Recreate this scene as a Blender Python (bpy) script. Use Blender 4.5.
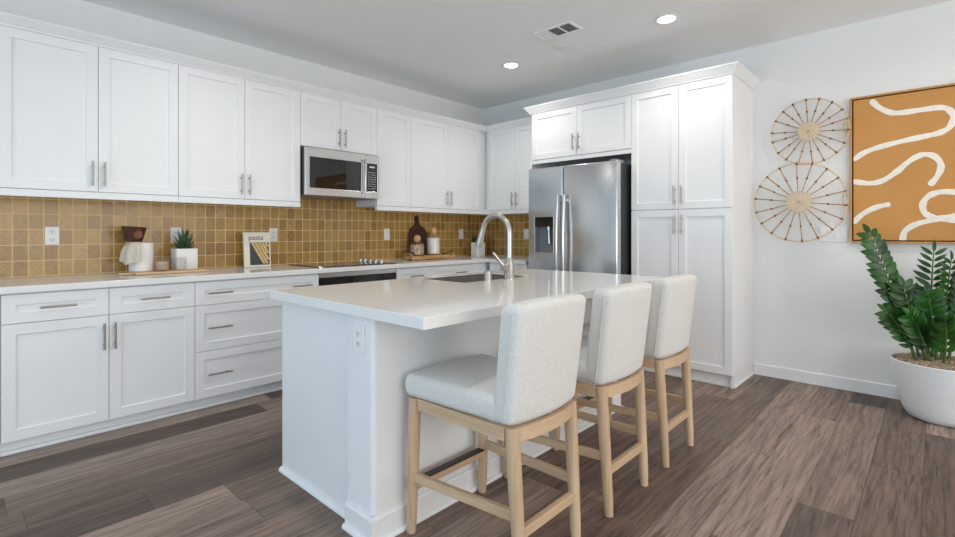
import bpy, bmesh, math, random
from mathutils import Vector, Matrix
PI = math.pi
sc = bpy.context.scene
COL = sc.collection
for o in list(bpy.data.objects):
    bpy.data.objects.remove(o)

# ------------------------------------------------------------------ camera
cam_d = bpy.data.cameras.new('camera')
cam = bpy.data.objects.new('camera', cam_d)
COL.objects.link(cam)
cam.location = (0, 0, 1.184)
cam.rotation_euler = (PI / 2, 0, math.radians(42.99 - 90))
cam_d.sensor_width = 36.0
cam_d.lens = 36.0 * 491.8 / 955
cam_d.shift_y = -36.0 / 955
cam_d.clip_start = 0.05
sc.camera = cam

# ------------------------------------------------------------------ world, daylight, exposure
w = bpy.data.worlds.new('sky')
sc.world = w
w.use_nodes = True
w.node_tree.nodes['Background'].inputs[0].default_value = (0.92, 0.95, 1.0, 1)
w.node_tree.nodes['Background'].inputs[1].default_value = 0.6


def area(name, loc, rot, sx, sy, power, col):
    d = bpy.data.lights.new(name, 'AREA')
    d.shape = 'RECTANGLE'
    d.size, d.size_y = sx, sy
    d.energy = power
    d.color = col
    o = bpy.data.objects.new(name, d)
    COL.objects.link(o)
    o.location = loc
    o.rotation_euler = rot
    return o


# daylight entering through the two big openings behind the camera
area('daylight_west', (-3.22, 0.75, 1.35), (0, -PI / 2 - 0.35, 0), 2.1, 3.9, 84, (0.54, 0.79, 1.0))
area('daylight_south', (1.4, -3.42, 1.40), (PI / 2 + 0.50, 0, 0), 4.6, 2.2, 116, (1.0, 0.975, 0.935))
DOWNLIGHT_W = 25.0
vs = sc.view_settings
vs.view_transform = 'Standard'
vs.look = 'None'
vs.gamma = 1
vs.use_curve_mapping = False
vs.exposure = 0.14
sc.cycles.use_denoising = True
sc.cycles.max_bounces = 10
sc.cycles.diffuse_bounces = 6
sc.cycles.glossy_bounces = 5
sc.cycles.sample_clamp_indirect = 8

# ------------------------------------------------------------------ materials


def nt(name):
    m = bpy.data.materials.new(name)
    m.use_nodes = True
    t = m.node_tree
    b = t.nodes['Principled BSDF']
    return m, t, b


class G:
    """short node-graph writer"""

    def __init__(s, t):
        s.t = t

    def n(s, kind, **kw):
        x = s.t.nodes.new(kind)
        for k, v in kw.items():
            setattr(x, k, v)
        return x

    def put(s, sock, v):
        if isinstance(v, bpy.types.NodeSocket):
            s.t.links.new(v, sock)
        else:
            sock.default_value = v

    def m(s, op, a, b=0.0, c=None):
        x = s.n('ShaderNodeMath', operation=op)
        s.put(x.inputs[0], a)
        s.put(x.inputs[1], b)
        if c is not None:
            s.put(x.inputs[2], c)
        return x.outputs[0]

    def xyz(s, x, y, z):
        k = s.n('ShaderNodeCombineXYZ')
        for i, v in enumerate((x, y, z)):
            s.put(k.inputs[i], v)
        return k.outputs[0]

    def obj(s):
        tc = s.n('ShaderNodeTexCoord')
        sp = s.n('ShaderNodeSeparateXYZ')
        s.t.links.new(tc.outputs['Object'], sp.inputs[0])
        return tc.outputs['Object'], sp.outputs

    def noise(s, vec, scale, detail=3, rough=0.5, dist=0.0):
        x = s.n('ShaderNodeTexNoise')
        if vec is not None:
            s.put(x.inputs['Vector'], vec)
        x.inputs['Scale'].default_value = scale
        x.inputs['Detail'].default_value = detail
        x.inputs['Roughness'].default_value = rough
        x.inputs['Distortion'].default_value = dist
        return x.outputs['Fac']

    def white(s, vec):
        x = s.n('ShaderNodeTexWhiteNoise', noise_dimensions='3D')
        s.put(x.inputs['Vector'], vec)
        return x.outputs['Value']

    def ramp(s, fac, stops, interp='LINEAR'):
        x = s.n('ShaderNodeValToRGB')
        s.put(x.inputs[0], fac)
        e = x.color_ramp.elements
        while len(e) < len(stops):
            e.new(0.5)
        for i, (p, c) in enumerate(stops):
            e[i].position = p
            e[i].color = (c[0], c[1], c[2], 1)
        x.color_ramp.interpolation = interp
        return x.outputs[0]

    def mix(s, fac, a, b, blend='MIX'):
        x = s.n('ShaderNodeMix', data_type='RGBA', blend_type=blend)
        s.put(x.inputs[0], fac)
        for i, v in ((6, a), (7, b)):
            if isinstance(v, tuple):
                v = (v[0], v[1], v[2], 1)
            s.put(x.inputs[i], v)
        return x.outputs[2]

    def bump(s, h, strength, dist, b):
        x = s.n('ShaderNodeBump')
        s.put(x.inputs['Height'], h)
        x.inputs['Strength'].default_value = strength
        x.inputs['Distance'].default_value = dist
        s.t.links.new(x.outputs[0], b.inputs['Normal'])


def plain(name, col, rough=0.5, metal=0.0, bump=None, vary=0.0, stretch=None, vscale=6.0, spec=None, coat=0.0):
    """noise-varied surface: colour, roughness, metal, fine bump"""
    m, t, b = nt(name)
    g = G(t)
    b.inputs['Roughness'].default_value = rough
    b.inputs['Metallic'].default_value = metal
    if spec is not None:
        b.inputs['Specular IOR Level'].default_value = spec
    if coat:
        b.inputs['Coat Weight'].default_value = coat
        b.inputs['Coat Roughness'].default_value = 0.08
    v, s = g.obj()
    if stretch:
        v = g.xyz(g.m('MULTIPLY', s[0], stretch[0]), g.m('MULTIPLY', s[1], stretch[1]), g.m('MULTIPLY', s[2], stretch[2]))
    f = g.noise(v, vscale, 4)
    lo = tuple(c * (1 - vary) for c in col)
    hi = tuple(min(1, c * (1 + vary)) for c in col)
    t.links.new(g.ramp(f, [(0.3, lo), (0.7, hi)]), b.inputs['Base Color'])
    if bump:
        g.bump(g.noise(v, bump[0], 3), bump[1], bump[2], b)
    return m


M = {}
M['wall'] = plain('wall_paint', (0.80, 0.80, 0.79), 0.85, bump=(90, 0.12, 0.002), vary=0.008)
M['ceil'] = plain('ceiling_paint', (0.86, 0.86, 0.855), 0.9, bump=(90, 0.12, 0.002), vary=0.008)
M['cab'] = plain('white_lacquer', (0.83, 0.83, 0.83), 0.38, vary=0.006)
M['trim'] = plain('white_trim_paint', (0.84, 0.84, 0.84), 0.4, vary=0.006)
M['plaster'] = plain('island_plaster', (0.80, 0.80, 0.80), 0.8, bump=(110, 0.25, 0.002), vary=0.008)
M['quartz'] = plain('white_quartz', (0.82, 0.81, 0.795), 0.09, vary=0.03, vscale=140)
M['nickel'] = plain('brushed_nickel', (0.36, 0.345, 0.32), 0.35, 1.0, vary=0.05)
M['faucet'] = plain('satin_nickel', (0.50, 0.475, 0.44), 0.30, 1.0, vary=0.04)
M['steel'] = plain('stainless_steel', (0.56, 0.56, 0.56), 0.27, 1.0, vary=0.06, stretch=(1, 1, 90), vscale=3)
M['steel_v'] = plain('stainless_door', (0.62, 0.63, 0.64), 0.24, 1.0, vary=0.05, stretch=(60, 60, 1), vscale=3)
M['sinksteel'] = plain('sink_steel', (0.17, 0.15, 0.135), 0.55, 0.35, vary=0.08)
M['black'] = plain('black_plastic', (0.012, 0.012, 0.014), 0.45, vary=0.1)
M['glass_black'] = plain('black_glass', (0.004, 0.004, 0.004), 0.02, vary=0.05, spec=0.6)
M['cooktop'] = plain('ceramic_glass', (0.015, 0.012, 0.010), 0.06, vary=0.1, coat=0.5)
M['plate'] = plain('outlet_plastic', (0.82, 0.82, 0.81), 0.35, vary=0.004)
M['slot'] = plain('outlet_slot', (0.10, 0.10, 0.10), 0.6, vary=0.02)
M['grey'] = plain('grey_plastic', (0.22, 0.23, 0.25), 0.4, vary=0.05)
M['mark'] = plain('keypad_print', (0.65, 0.66, 0.68), 0.5, vary=0.02)
M['ceramic'] = plain('white_ceramic', (0.80, 0.79, 0.77), 0.5, vary=0.02)
M['pot'] = plain('white_pot', (0.80, 0.81, 0.82), 0.35, vary=0.01)
M['linen'] = plain('linen_cloth', (0.60, 0.53, 0.44), 0.95, bump=(220, 0.5, 0.002), vary=0.08, vscale=60)
M['fabric'] = plain('boucle_fabric', (0.71, 0.695, 0.665), 0.95, bump=(190, 0.9, 0.004), vary=0.07, vscale=170, spec=0.2)
M['walnut'] = plain('dark_walnut', (0.060, 0.019, 0.010), 0.35, vary=0.75, stretch=(6, 6, 1), vscale=14)
M['walnut_in'] = plain('walnut_heart', (0.19, 0.065, 0.025), 0.4, vary=0.3, stretch=(6, 6, 1), vscale=14)
M['bronze'] = plain('dark_bronze', (0.045, 0.038, 0.033), 0.45, 0.4, vary=0.15)
M['bead'] = plain('ball_wood', (0.58, 0.32, 0.14), 0.5, vary=0.15, vscale=40)
M['leaf'] = plain('zz_leaf', (0.012, 0.070, 0.005), 0.33, vary=0.6, vscale=9, spec=0.35)
M['stem'] = plain('zz_stem', (0.06, 0.12, 0.025), 0.5, vary=0.2)
M['aloe'] = plain('aloe_leaf', (0.030, 0.075, 0.030), 0.4, vary=0.6, vscale=24)
M['moss'] = plain('moss', (0.012, 0.060, 0.014), 0.8, vary=0.5, vscale=60, bump=(80, 1.0, 0.01))
M['mulch'] = plain('fibre_mulch', (0.50, 0.37, 0.26), 0.95, vary=0.5, vscale=55, bump=(90, 1.0, 0.015))
M['paint_line'] = plain('cream_paint', (0.83, 0.77, 0.68), 0.7, bump=(60, 0.5, 0.003), vary=0.05, vscale=30)
M['canvas'] = plain('ochre_canvas', (0.54, 0.265, 0.075), 0.8, bump=(140, 0.4, 0.002), vary=0.07, vscale=2.5)
M['gap'] = plain('frame_gap', (0.05, 0.02, 0.01), 0.8, vary=0.1)
M['rattan'] = plain('pale_rattan', (0.66, 0.49, 0.29), 0.6, vary=0.12, vscale=50)
M['weave'] = plain('woven_rope', (0.72, 0.58, 0.40), 0.9, vary=0.3, vscale=120, bump=(160, 1.0, 0.006))
M['spoke'] = plain('brown_twig', (0.40, 0.20, 0.065), 0.6, vary=0.3, vscale=50)
M['thread'] = plain('pale_thread', (0.74, 0.70, 0.62), 0.7, vary=0.05)
M['knot'] = plain('dark_bead', (0.20, 0.082, 0.024), 0.5, vary=0.25)
M['book'] = plain('cream_cover', (0.78, 0.73, 0.60), 0.5, vary=0.02)
M['page'] = plain('paper', (0.80, 0.78, 0.70), 0.8, vary=0.03)
M['ink'] = plain('ink', (0.03, 0.03, 0.03), 0.6, vary=0.02)
M['dough'] = plain('pasta_print', (0.72, 0.52, 0.24), 0.6, vary=0.2, vscale=60)
M['slate'] = plain('slate_print', (0.05, 0.055, 0.06), 0.6, vary=0.2)
M['granola'] = plain('oat_mix', (0.52, 0.36, 0.22), 0.9, vary=0.75, vscale=75, bump=(70, 1.0, 0.01))
M['flour'] = plain('flour', (0.82, 0.80, 0.76), 0.9, vary=0.03, vscale=40)
M['amber'] = plain('candle_wax', (0.46, 0.33, 0.22), 0.6, vary=0.1)


def wood(name, dark, light, axis='z', rough=0.45, sc_=1.0):
    m, t, b = nt(name)
    g = G(t)
    v, s = g.obj()
    k = {'x': (1.2, 22, 22), 'y': (22, 1.2, 22), 'z': (22, 22, 1.2)}[axis]
    vv = g.xyz(*[g.m('MULTIPLY', s[i], k[i] * sc_) for i in range(3)])
    f1 = g.noise(vv, 1.0, 5, 0.6, 0.6)
    f2 = g.noise(vv, 6.0, 3, 0.6)
    f = g.m('ADD', g.m('MULTIPLY', f1, 0.7), g.m('MULTIPLY', f2, 0.3))
    t.links.new(g.ramp(f, [(0.30, dark), (0.66, light)]), b.inputs['Base Color'])
    b.inputs['Roughness'].default_value = rough
    g.bump(f2, 0.12, 0.002, b)
    return m


M['oak_v'] = wood('oak_leg', (0.44, 0.295, 0.175), (0.67, 0.485, 0.315))
M['oak_x'] = wood('oak_rail_x', (0.44, 0.295, 0.175), (0.67, 0.485, 0.315), 'x')
M['oak_y'] = wood('oak_rail_y', (0.44, 0.295, 0.175), (0.67, 0.485, 0.315), 'y')
M['frame'] = wood('oak_frame', (0.40, 0.18, 0.05), (0.56, 0.29, 0.10), 'z', 0.4)
M['tray'] = wood('maple_board', (0.55, 0.36, 0.19), (0.72, 0.53, 0.32), 'x')
M['burl'] = wood('burl_wood', (0.24, 0.10, 0.03), (0.74, 0.46, 0.20), 'x', 0.55, 3.2)

# glass
m, t, b = nt('clear_glass')
t.nodes.remove(b)
lw_ = t.nodes.new('ShaderNodeLayerWeight')
lw_.inputs['Blend'].default_value = 0.18
fr_ = t.nodes.new('ShaderNodeMath')
fr_.operation = 'MULTIPLY_ADD'
t.links.new(lw_.outputs['Facing'], fr_.inputs[0])
fr_.inputs[1].default_value = 0.42
fr_.inputs[2].default_value = 0.03
tr_ = t.nodes.new('ShaderNodeBsdfTransparent')
tr_.inputs['Color'].default_value = (0.985, 0.985, 0.98, 1)
gl_ = t.nodes.new('ShaderNodeBsdfGlossy')
gl_.inputs['Roughness'].default_value = 0.03
mx_ = t.nodes.new('ShaderNodeMixShader')
t.links.new(fr_.outputs[0], mx_.inputs[0])
t.links.new(tr_.outputs[0], mx_.inputs[1])
t.links.new(gl_.outputs[0], mx_.inputs[2])
t.links.new(mx_.outputs[0], t.nodes['Material Output'].inputs['Surface'])
M['glass'] = m

# lamp lens
m, t, b = nt('lamp_lens')
b.inputs['Emission Color'].default_value = (1, 0.97, 0.9, 1)
b.inputs['Emission Strength'].default_value = 14
M['lens'] = m

# plank floor: planks 0.2 m wide running along x
m, t, b = nt('plank_floor')
g = G(t)
v, s = g.obj()
PW, PL = 0.20, 1.75
yy = g.m('DIVIDE', g.m('SUBTRACT', s[1], 0.044), PW)
row = g.m('FLOOR', yy)
off = g.m('MULTIPLY', g.white(g.xyz(row, 3.1, 7.7)), PL * 3)
xx = g.m('DIVIDE', g.m('ADD', s[0], off), PL)
colm = g.m('FLOOR', xx)
pid = g.white(g.xyz(row, colm, 1.3))
pid2 = g.white(g.xyz(row, colm, 8.9))
base = g.ramp(pid, [(0.0, (0.085, 0.061, 0.050)), (0.25, (0.140, 0.102, 0.083)), (0.5, (0.190, 0.142, 0.116)),
                    (0.75, (0.250, 0.193, 0.159)), (1.0, (0.340, 0.268, 0.222))])
hue = g.mix(g.m('MULTIPLY', pid2, 0.45), base, (0.225, 0.142, 0.108))
sh = g.m('MULTIPLY', pid, 37.0)
gv = g.xyz(g.m('MULTIPLY', s[0], 1.3), g.m('ADD', g.m('MULTIPLY', s[1], 17), sh), sh)
n1 = g.noise(gv, 1.0, 6, 0.62, 1.6)
gv2 = g.xyz(g.m('MULTIPLY', s[0], 5.0), g.m('ADD', g.m('MULTIPLY', s[1], 95), sh), sh)
n2 = g.noise(gv2, 1.0, 4, 0.65, 0.4)
gv3 = g.xyz(g.m('MULTIPLY', s[0], 2.2), g.m('ADD', g.m('MULTIPLY', s[1], 8), sh), sh)
wv = g.n('ShaderNodeTexWave', wave_type='BANDS', bands_direction='Y')
g.put(wv.inputs['Vector'], gv3)
wv.inputs['Scale'].default_value = 0.9
wv.inputs['Distortion'].default_value = 11.0
wv.inputs['Detail'].default_value = 3
wv.inputs['Detail Scale'].default_value = 0.8
fig = g.ramp(wv.outputs['Fac'], [(0.0, (0.62, 0.60, 0.58)), (0.16, (0.94, 0.94, 0.94)), (0.6, (1.0, 1.0, 1.0)), (1.0, (1.12, 1.10, 1.08))])
gr = g.ramp(n1, [(0.28, (0.55, 0.54, 0.54)), (0.5, (1.0, 1.0, 1.0)), (0.72, (1.34, 1.31, 1.28))])
fi = g.ramp(n2, [(0.34, (0.50, 0.49, 0.48)), (0.46, (1, 1, 1)), (0.75, (1.16, 1.15, 1.14))])
c1 = g.mix(1.0, g.mix(1.0, g.mix(0.5, hue, fig, 'MULTIPLY'), gr, 'MULTIPLY'), fi, 'MULTIPLY')
fy = g.m('FRACT', yy)
fx = g.m('FRACT', xx)
ey = g.m('MULTIPLY', g.m('MINIMUM', fy, g.m('SUBTRACT', 1.0, fy)), PW)
ex = g.m('MULTIPLY', g.m('MINIMUM', fx, g.m('SUBTRACT', 1.0, fx)), PL)
seam = g.m('LESS_THAN', g.m('MINIMUM', ex, ey), 0.0017)
c2 = g.mix(g.m('MULTIPLY', seam, 0.62), c1, (0.028, 0.020, 0.016))
t.links.new(c2, b.inputs['Base Color'])
t.links.new(g.m('ADD', 0.40, g.m('MULTIPLY', n2, 0.22)), b.inputs['Roughness'])
b.inputs['Specular IOR Level'].default_value = 0.4
g.bump(g.m('SUBTRACT', g.m('MULTIPLY', n2, 0.35), seam), 0.25, 0.003, b)
M['floor'] = m

# glazed ochre tile with scored diagonals
m, t, b = nt('ochre_tile')
g = G(t)
v, s = g.obj()
TW, TH = 0.0735, 0.0985
uu = g.m('DIVIDE', g.m('SUBTRACT', g.m('ADD', s[0], s[1]), 4.454), TW)
vv = g.m('DIVIDE', g.m('SUBTRACT', s[2], 0.907), TH)
iu, iv = g.m('FLOOR', uu), g.m('FLOOR', vv)
fu, fv = g.m('FRACT', uu), g.m('FRACT', vv)
r1 = g.white(g.xyz(iu, iv, 0.7))
r2 = g.white(g.xyz(iu, iv, 5.3))
r3 = g.white(g.xyz(iu, iv, 9.1))
tcol = g.ramp(r1, [(0.0, (0.290, 0.150, 0.032)), (0.35, (0.370, 0.205, 0.044)), (0.65, (0.420, 0.240, 0.054)), (0.85, (0.455, 0.265, 0.060)), (1.0, (0.440, 0.275, 0.095))])
cloud = g.noise(v, 26, 4, 0.6)
tcol = g.mix(1.0, tcol, g.ramp(cloud, [(0.3, (0.80, 0.80, 0.82)), (0.7, (1.16, 1.15, 1.12))]), 'MULTIPLY')
fl = g.m('GREATER_THAN', r2, 0.5)
fu2 = g.m('ADD', g.m('MULTIPLY', fu, g.m('SUBTRACT', 1.0, g.m('MULTIPLY', fl, 2.0))), fl)
dia = g.m('LESS_THAN', g.m('ABSOLUTE', g.m('SUBTRACT', fu2, fv)), 0.022)
anti = g.m('MULTIPLY', g.m('LESS_THAN', g.m('ABSOLUTE', g.m('SUBTRACT', g.m('ADD', fu2, fv), 1.0)), 0.022), g.m('LESS_THAN', r3, 0.4))
st = g.m('MULTIPLY', g.m('LESS_THAN', g.m('FRACT', g.m('MULTIPLY', g.m('SUBTRACT', fu2, fv), 4.0)), 0.12), g.m('GREATER_THAN', r3, 0.72))
line = g.m('MINIMUM', g.m('ADD', g.m('ADD', dia, anti), st), 1.0)
tcol = g.mix(g.m('MULTIPLY', line, 0.55), tcol, (0.62, 0.43, 0.20))
eu = g.m('MULTIPLY', g.m('MINIMUM', fu, g.m('SUBTRACT', 1.0, fu)), TW)
ev = g.m('MULTIPLY', g.m('MINIMUM', fv, g.m('SUBTRACT', 1.0, fv)), TH)
grout = g.m('LESS_THAN', g.m('MINIMUM', eu, ev), 0.0029)
tcol = g.mix(g.m('MULTIPLY', grout, 0.95), tcol, (0.78, 0.58, 0.30))
t.links.new(tcol, b.inputs['Base Color'])
t.links.new(g.m('ADD', 0.24, g.m('MULTIPLY', grout, 0.5)), b.inputs['Roughness'])
hh = g.m('ADD', g.m('ADD', g.m('MULTIPLY', cloud, 0.9), g.m('MULTIPLY', line, 0.35)), g.m('MULTIPLY', g.m('SUBTRACT', 1.0, grout), 0.8))
g.bump(hh, 0.35, 0.002, b)
M['tile'] = m

# ------------------------------------------------------------------ geometry helpers
ORG = {}


def root(name, loc, label, cat, group=None, rot=(0, 0, 0)):
    o = bpy.data.objects.new(name, None)
    o.empty_display_size = 0.1
    COL.objects.link(o)
    o.location = loc
    o.rotation_euler = rot
    o['label'] = label
    o['category'] = cat
    if group:
        o['group'] = group
    ORG[o.as_pointer()] = Vector(loc)
    return o


def tag(o, label, cat, group=None):
    o['label'] = label
    o['category'] = cat
    if group:
        o['group'] = group
    return o


def ident(p):
    return p


class MB:
    def __init__(s, T=None):
        s.bm = bmesh.new()
        s.T = T or ident
        s.mi = 0

    def V(s, p):
        return s.bm.verts.new(s.T(p))

    def F(s, vs):
        try:
            f = s.bm.faces.new(vs)
            f.material_index = s.mi
            return f
        except ValueError:
            return None

    def box(s, x0, x1, y0, y1, z0, z1, bev=0.0, seg=2):
        vs = [s.V((x, y, z)) for z in (z0, z1) for y in (y0, y1) for x in (x0, x1)]
        fs = []
        for q in ((0, 2, 3, 1), (4, 5, 7, 6), (0, 1, 5, 4), (2, 6, 7, 3), (0, 4, 6, 2), (1, 3, 7, 5)):
            fs.append(s.F([vs[i] for i in q]))
        if bev > 0:
            ed = list({e for f in fs for e in f.edges})
            bmesh.ops.recalc_face_normals(s.bm, faces=fs)
            r = bmesh.ops.bevel(s.bm, geom=ed, offset=bev, segments=seg, affect='EDGES', profile=0.5, clamp_overlap=True)
            for f in r['faces']:
                f.material_index = s.mi
        return s

    def tube(s, pts, r, seg=10, cap=True, closed=False, squash=None):
        pts = [Vector(s.T(p)) for p in pts]
        n = len(pts)
        rr = r if isinstance(r, (list, tuple)) else [r] * n
        rings = []
        nrm = None
        for i, p in enumerate(pts):
            if closed:
                t_ = pts[(i + 1) % n] - pts[i - 1]
            else:
                t_ = pts[min(i + 1, n - 1)] - pts[max(i - 1, 0)]
            t_.normalize()
            if nrm is None:
                a = Vector((0, 0, 1)) if abs(t_.z) < 0.9 else Vector((1, 0, 0))
                nrm = (a - t_ * a.dot(t_)).normalized()
            else:
                nrm = (nrm - t_ * nrm.dot(t_)).normalized()
            bn = t_.cross(nrm)
            rings.append([s.bm.verts.new(p + (nrm * math.cos(2 * PI * k / seg) + bn * math.sin(2 * PI * k / seg)) * rr[i]) for k in range(seg)])
        for i in range(n if closed else n - 1):
            A, B = rings[i], rings[(i + 1) % n]
            for k in range(seg):
                s.F([A[k], A[(k + 1) % seg], B[(k + 1) % seg], B[k]])
        if cap and not closed:
            s.F(list(reversed(rings[0])))
            s.F(rings[-1])
        return s

    def lathe(s, prof, c=(0, 0), seg=32, fn=None):
        """prof: list of (r, z); r == 0 closes to a point"""
        rings = []
        for r, z in prof:
            if r <= 1e-6:
                rings.append([s.V((c[0], c[1], z))])
            else:
                ring = []
                for k in range(seg):
                    a = 2 * PI * k / seg
                    q = r * (fn(a) if fn else 1.0)
                    ring.append(s.V((c[0] + q * math.cos(a), c[1] + q * math.sin(a), z)))
                rings.append(ring)
        for A, B in zip(rings, rings[1:]):
            if len(A) == 1 and len(B) == 1:
                continue
            for k in range(seg):
                k2 = (k + 1) % seg
                if len(A) == 1:
                    s.F([A[0], B[k2], B[k]])
                elif len(B) == 1:
                    s.F([A[k], A[k2], B[0]])
                else:
                    s.F([A[k], A[k2], B[k2], B[k]])
        return s

    def rbox(s, hx, hy, hz, r, n=6, fn=None, c=(0, 0, 0), k=4):
        """rounded box with half sizes, corner radius r, then warped by fn(x,y,z)"""
        def ticks(h):
            a = [-h + r * (1 - math.cos(i / k * PI / 2)) for i in range(k)]
            m_ = [-h + r + (2 * h - 2 * r) * i / n for i in range(n + 1)]
            return a + m_ + [-q for q in reversed(a)]
        H = (hx, hy, hz)
        T3 = [ticks(h) for h in H]
        cache = {}

        def vert(p):
            key = tuple(round(q, 6) for q in p)
            if key in cache:
                return cache[key]
            inn = [max(-(H[i] - r), min(H[i] - r, p[i])) for i in range(3)]
            d = Vector([p[i] - inn[i] for i in range(3)])
            if d.length > 1e-9:
                d = d.normalized() * r
            q = [inn[i] + d[i] for i in range(3)]
            if fn:
                q = fn(*q)
            cache[key] = s.V((q[0] + c[0], q[1] + c[1], q[2] + c[2]))
            return cache[key]
        for ax in range(3):
            a, b_ = (ax + 1) % 3, (ax + 2) % 3
            for sg in (-1, 1):
                for i in range(len(T3[a]) - 1):
                    for j in range(len(T3[b_]) - 1):
                        quad = []
                        for (ii, jj) in ((i, j), (i + 1, j), (i + 1, j + 1), (i, j + 1)):
                            p = [0, 0, 0]
                            p[ax] = sg * H[ax]
                            p[a] = T3[a][ii]
                            p[b_] = T3[b_][jj]
                            quad.append(vert(p))
                        if sg < 0:
                            quad.reverse()
                        if len(set(quad)) == 4:
                            s.F(quad)
        return s

    def prism(s, pts, y0, y1):
        """outline pts (x, z) extruded from y0 to y1"""
        A = [s.V((x, y0, z)) for x, z in pts]
        B = [s.V((x, y1, z)) for x, z in pts]
        s.F(A)
        s.F(list(reversed(B)))
        n = len(pts)
        for i in range(n):
            s.F([A[i], B[i], B[(i + 1) % n], A[(i + 1) % n]])
        return s

    def sphere(s, c, r, seg=14, sq=1.0):
        n = seg // 2
        return s.lathe([(r * math.sin(PI * i / n) if 0 < i < n else 0, c[2] - r * sq * math.cos(PI * i / n)) for i in range(n + 1)], (c[0], c[1]), seg)

    def build(s, name, mat, parent=None, smooth=False, local=False, bevel=0.0, angle=40):
        bm = s.bm
        bmesh.ops.recalc_face_normals(bm, faces=bm.faces)
        if parent is not None and not local:
            bmesh.ops.translate(bm, verts=bm.verts, vec=-ORG[parent.as_pointer()])
        me = bpy.data.meshes.new(name)
        bm.to_mesh(me)
        bm.free()
        o = bpy.data.objects.new(name, me)
        COL.objects.link(o)
        for mm in (mat if isinstance(mat, (list, tuple)) else [mat]):
            me.materials.append(M[mm])
        if smooth:
            for p in me.polygons:
                p.use_smooth = True
            try:
                me.set_sharp_from_angle(angle=math.radians(angle))
            except Exception:
                pass
        if bevel:
            bv = o.modifiers.new('bevel', 'BEVEL')
            bv.width = bevel
            bv.segments = 2
            bv.limit_method = 'ANGLE'
            bv.angle_limit = math.radians(35)
        if parent is not None:
            o.parent = parent
            ORG[o.as_pointer()] = ORG[parent.as_pointer()]
        else:
            ORG[o.as_pointer()] = Vector((0, 0, 0))
        return o


def struct(o):
    o['kind'] = 'structure'
    return o


def sweep(mb, path, prof):
    """prof (d, z) swept along a plan path [(x, y)], d measured to the left of travel; mitred"""
    n = len(path)
    P = [Vector(p) for p in path]
    rings = []
    for i in range(n):
        if i == 0:
            t_ = (P[1] - P[0]).normalized()
            nm = Vector((-t_.y, t_.x))
        elif i == n - 1:
            t_ = (P[-1] - P[-2]).normalized()
            nm = Vector((-t_.y, t_.x))
        else:
            a = (P[i] - P[i - 1]).normalized()
            b_ = (P[i + 1] - P[i]).normalized()
            na, nb = Vector((-a.y, a.x)), Vector((-b_.y, b_.x))
            nm = (na + nb).normalized()
            nm = nm / max(0.2, nm.dot(na))
        rings.append([mb.V((P[i].x + nm.x * d, P[i].y + nm.y * d, z)) for d, z in prof])
    k = len(prof)
    for A, B in zip(rings, rings[1:]):
        for j in range(k):
            mb.F([A[j], A[(j + 1) % k], B[(j + 1) % k], B[j]])
    mb.F(rings[0])
    mb.F(list(reversed(rings[-1])))
    return mb


# ------------------------------------------------------------------ room shell
XW, YW, H = 4.600, 4.190, 2.745
YB = YW + 0.008            # plaster face behind the tile
XL, YN = -3.20, -3.40
struct(MB().box(XL - .1, XW + .12, YN - .1, YB + .12, -0.08, 0).build('floor', 'floor'))
struct(MB().box(XL - .1, XW + .12, YN - .1, YB + .12, H, H + .1).build('ceiling', 'ceil'))
wl = struct(MB().box(XL - .1, XW + .12, YB, YB + .12, 0, H).build('wall_left', 'wall'))
wr = struct(MB().box(XW, XW + .12, YN - .1, YB, 0, H).build('wall_right', 'wall'))
b_ = MB()
b_.box(XL - .12, XL, YN - .1, -1.2, 0, H).box(XL - .12, XL, 2.7, YB, 0, H).box(XL - .12, XL, -1.2, 2.7, 0, 0.3).box(XL - .12, XL, -1.2, 2.7, 2.4, H)
struct(b_.build('wall_front', 'wall'))
b_ = MB()
b_.box(XL, -0.9, YN - .12, YN, 0, H).box(3.7, XW, YN - .12, YN, 0, H).box(-0.9, 3.7, YN - .12, YN, 0, 0.3).box(-0.9, 3.7, YN - .12, YN, 2.5, H)
struct(b_.build('wall_back', 'wall'))
# tile fields belong to their walls
MB().box(-0.74, 4.591, YW, YB - .0002, 0.902, 1.52).build('backsplash', 'tile', wl)
MB().box(4.592, XW - .0002, 3.0125, YW - .0002, 0.902, 1.52).build('backsplash', 'tile', wr)
struct(MB().prism([(XW - .014, 0), (XW - .0005, 0), (XW - .0005, .092), (XW - .008, .092), (XW - .014, .086)], YN + .001, 1.115).build('baseboard_right', 'trim'))

# ------------------------------------------------------------------ cabinets


def TL(p):      # s along the left wall, d out of it
    return (p[0], YW - p[1], p[2])


def TR(p):      # s along the right wall (y), d out of it
    return (XW - p[1], p[0], p[2])


def shaker(T, s0, s1, z0, z1, d, st=0.056, th=0.019, rec=0.009):
    mb = MB(T)
    e = 0.0016
    s0, s1, z0, z1 = s0 + e, s1 - e, z0 + e, z1 - e
    ch = 0.004
    def ring(a, dd):
        return [mb.V((s0 + a, dd, z0 + a)), mb.V((s1 - a, dd, z0 + a)), mb.V((s1 - a, dd, z1 - a)), mb.V((s0 + a, dd, z1 - a))]
    R = [ring(0, d - th), ring(0, d - .0015), ring(.0015, d), ring(st, d), ring(st + .0015, d - rec + .001), ring(st + .003, d - rec)]
    mb.F(list(reversed(R[0])))
    for A, B in zip(R, R[1:]):
        for i in range(4):
            mb.F([A[i], A[(i + 1) % 4], B[(i + 1) % 4], B[i]])
    mb.F(R[-1])
    return mb


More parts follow.
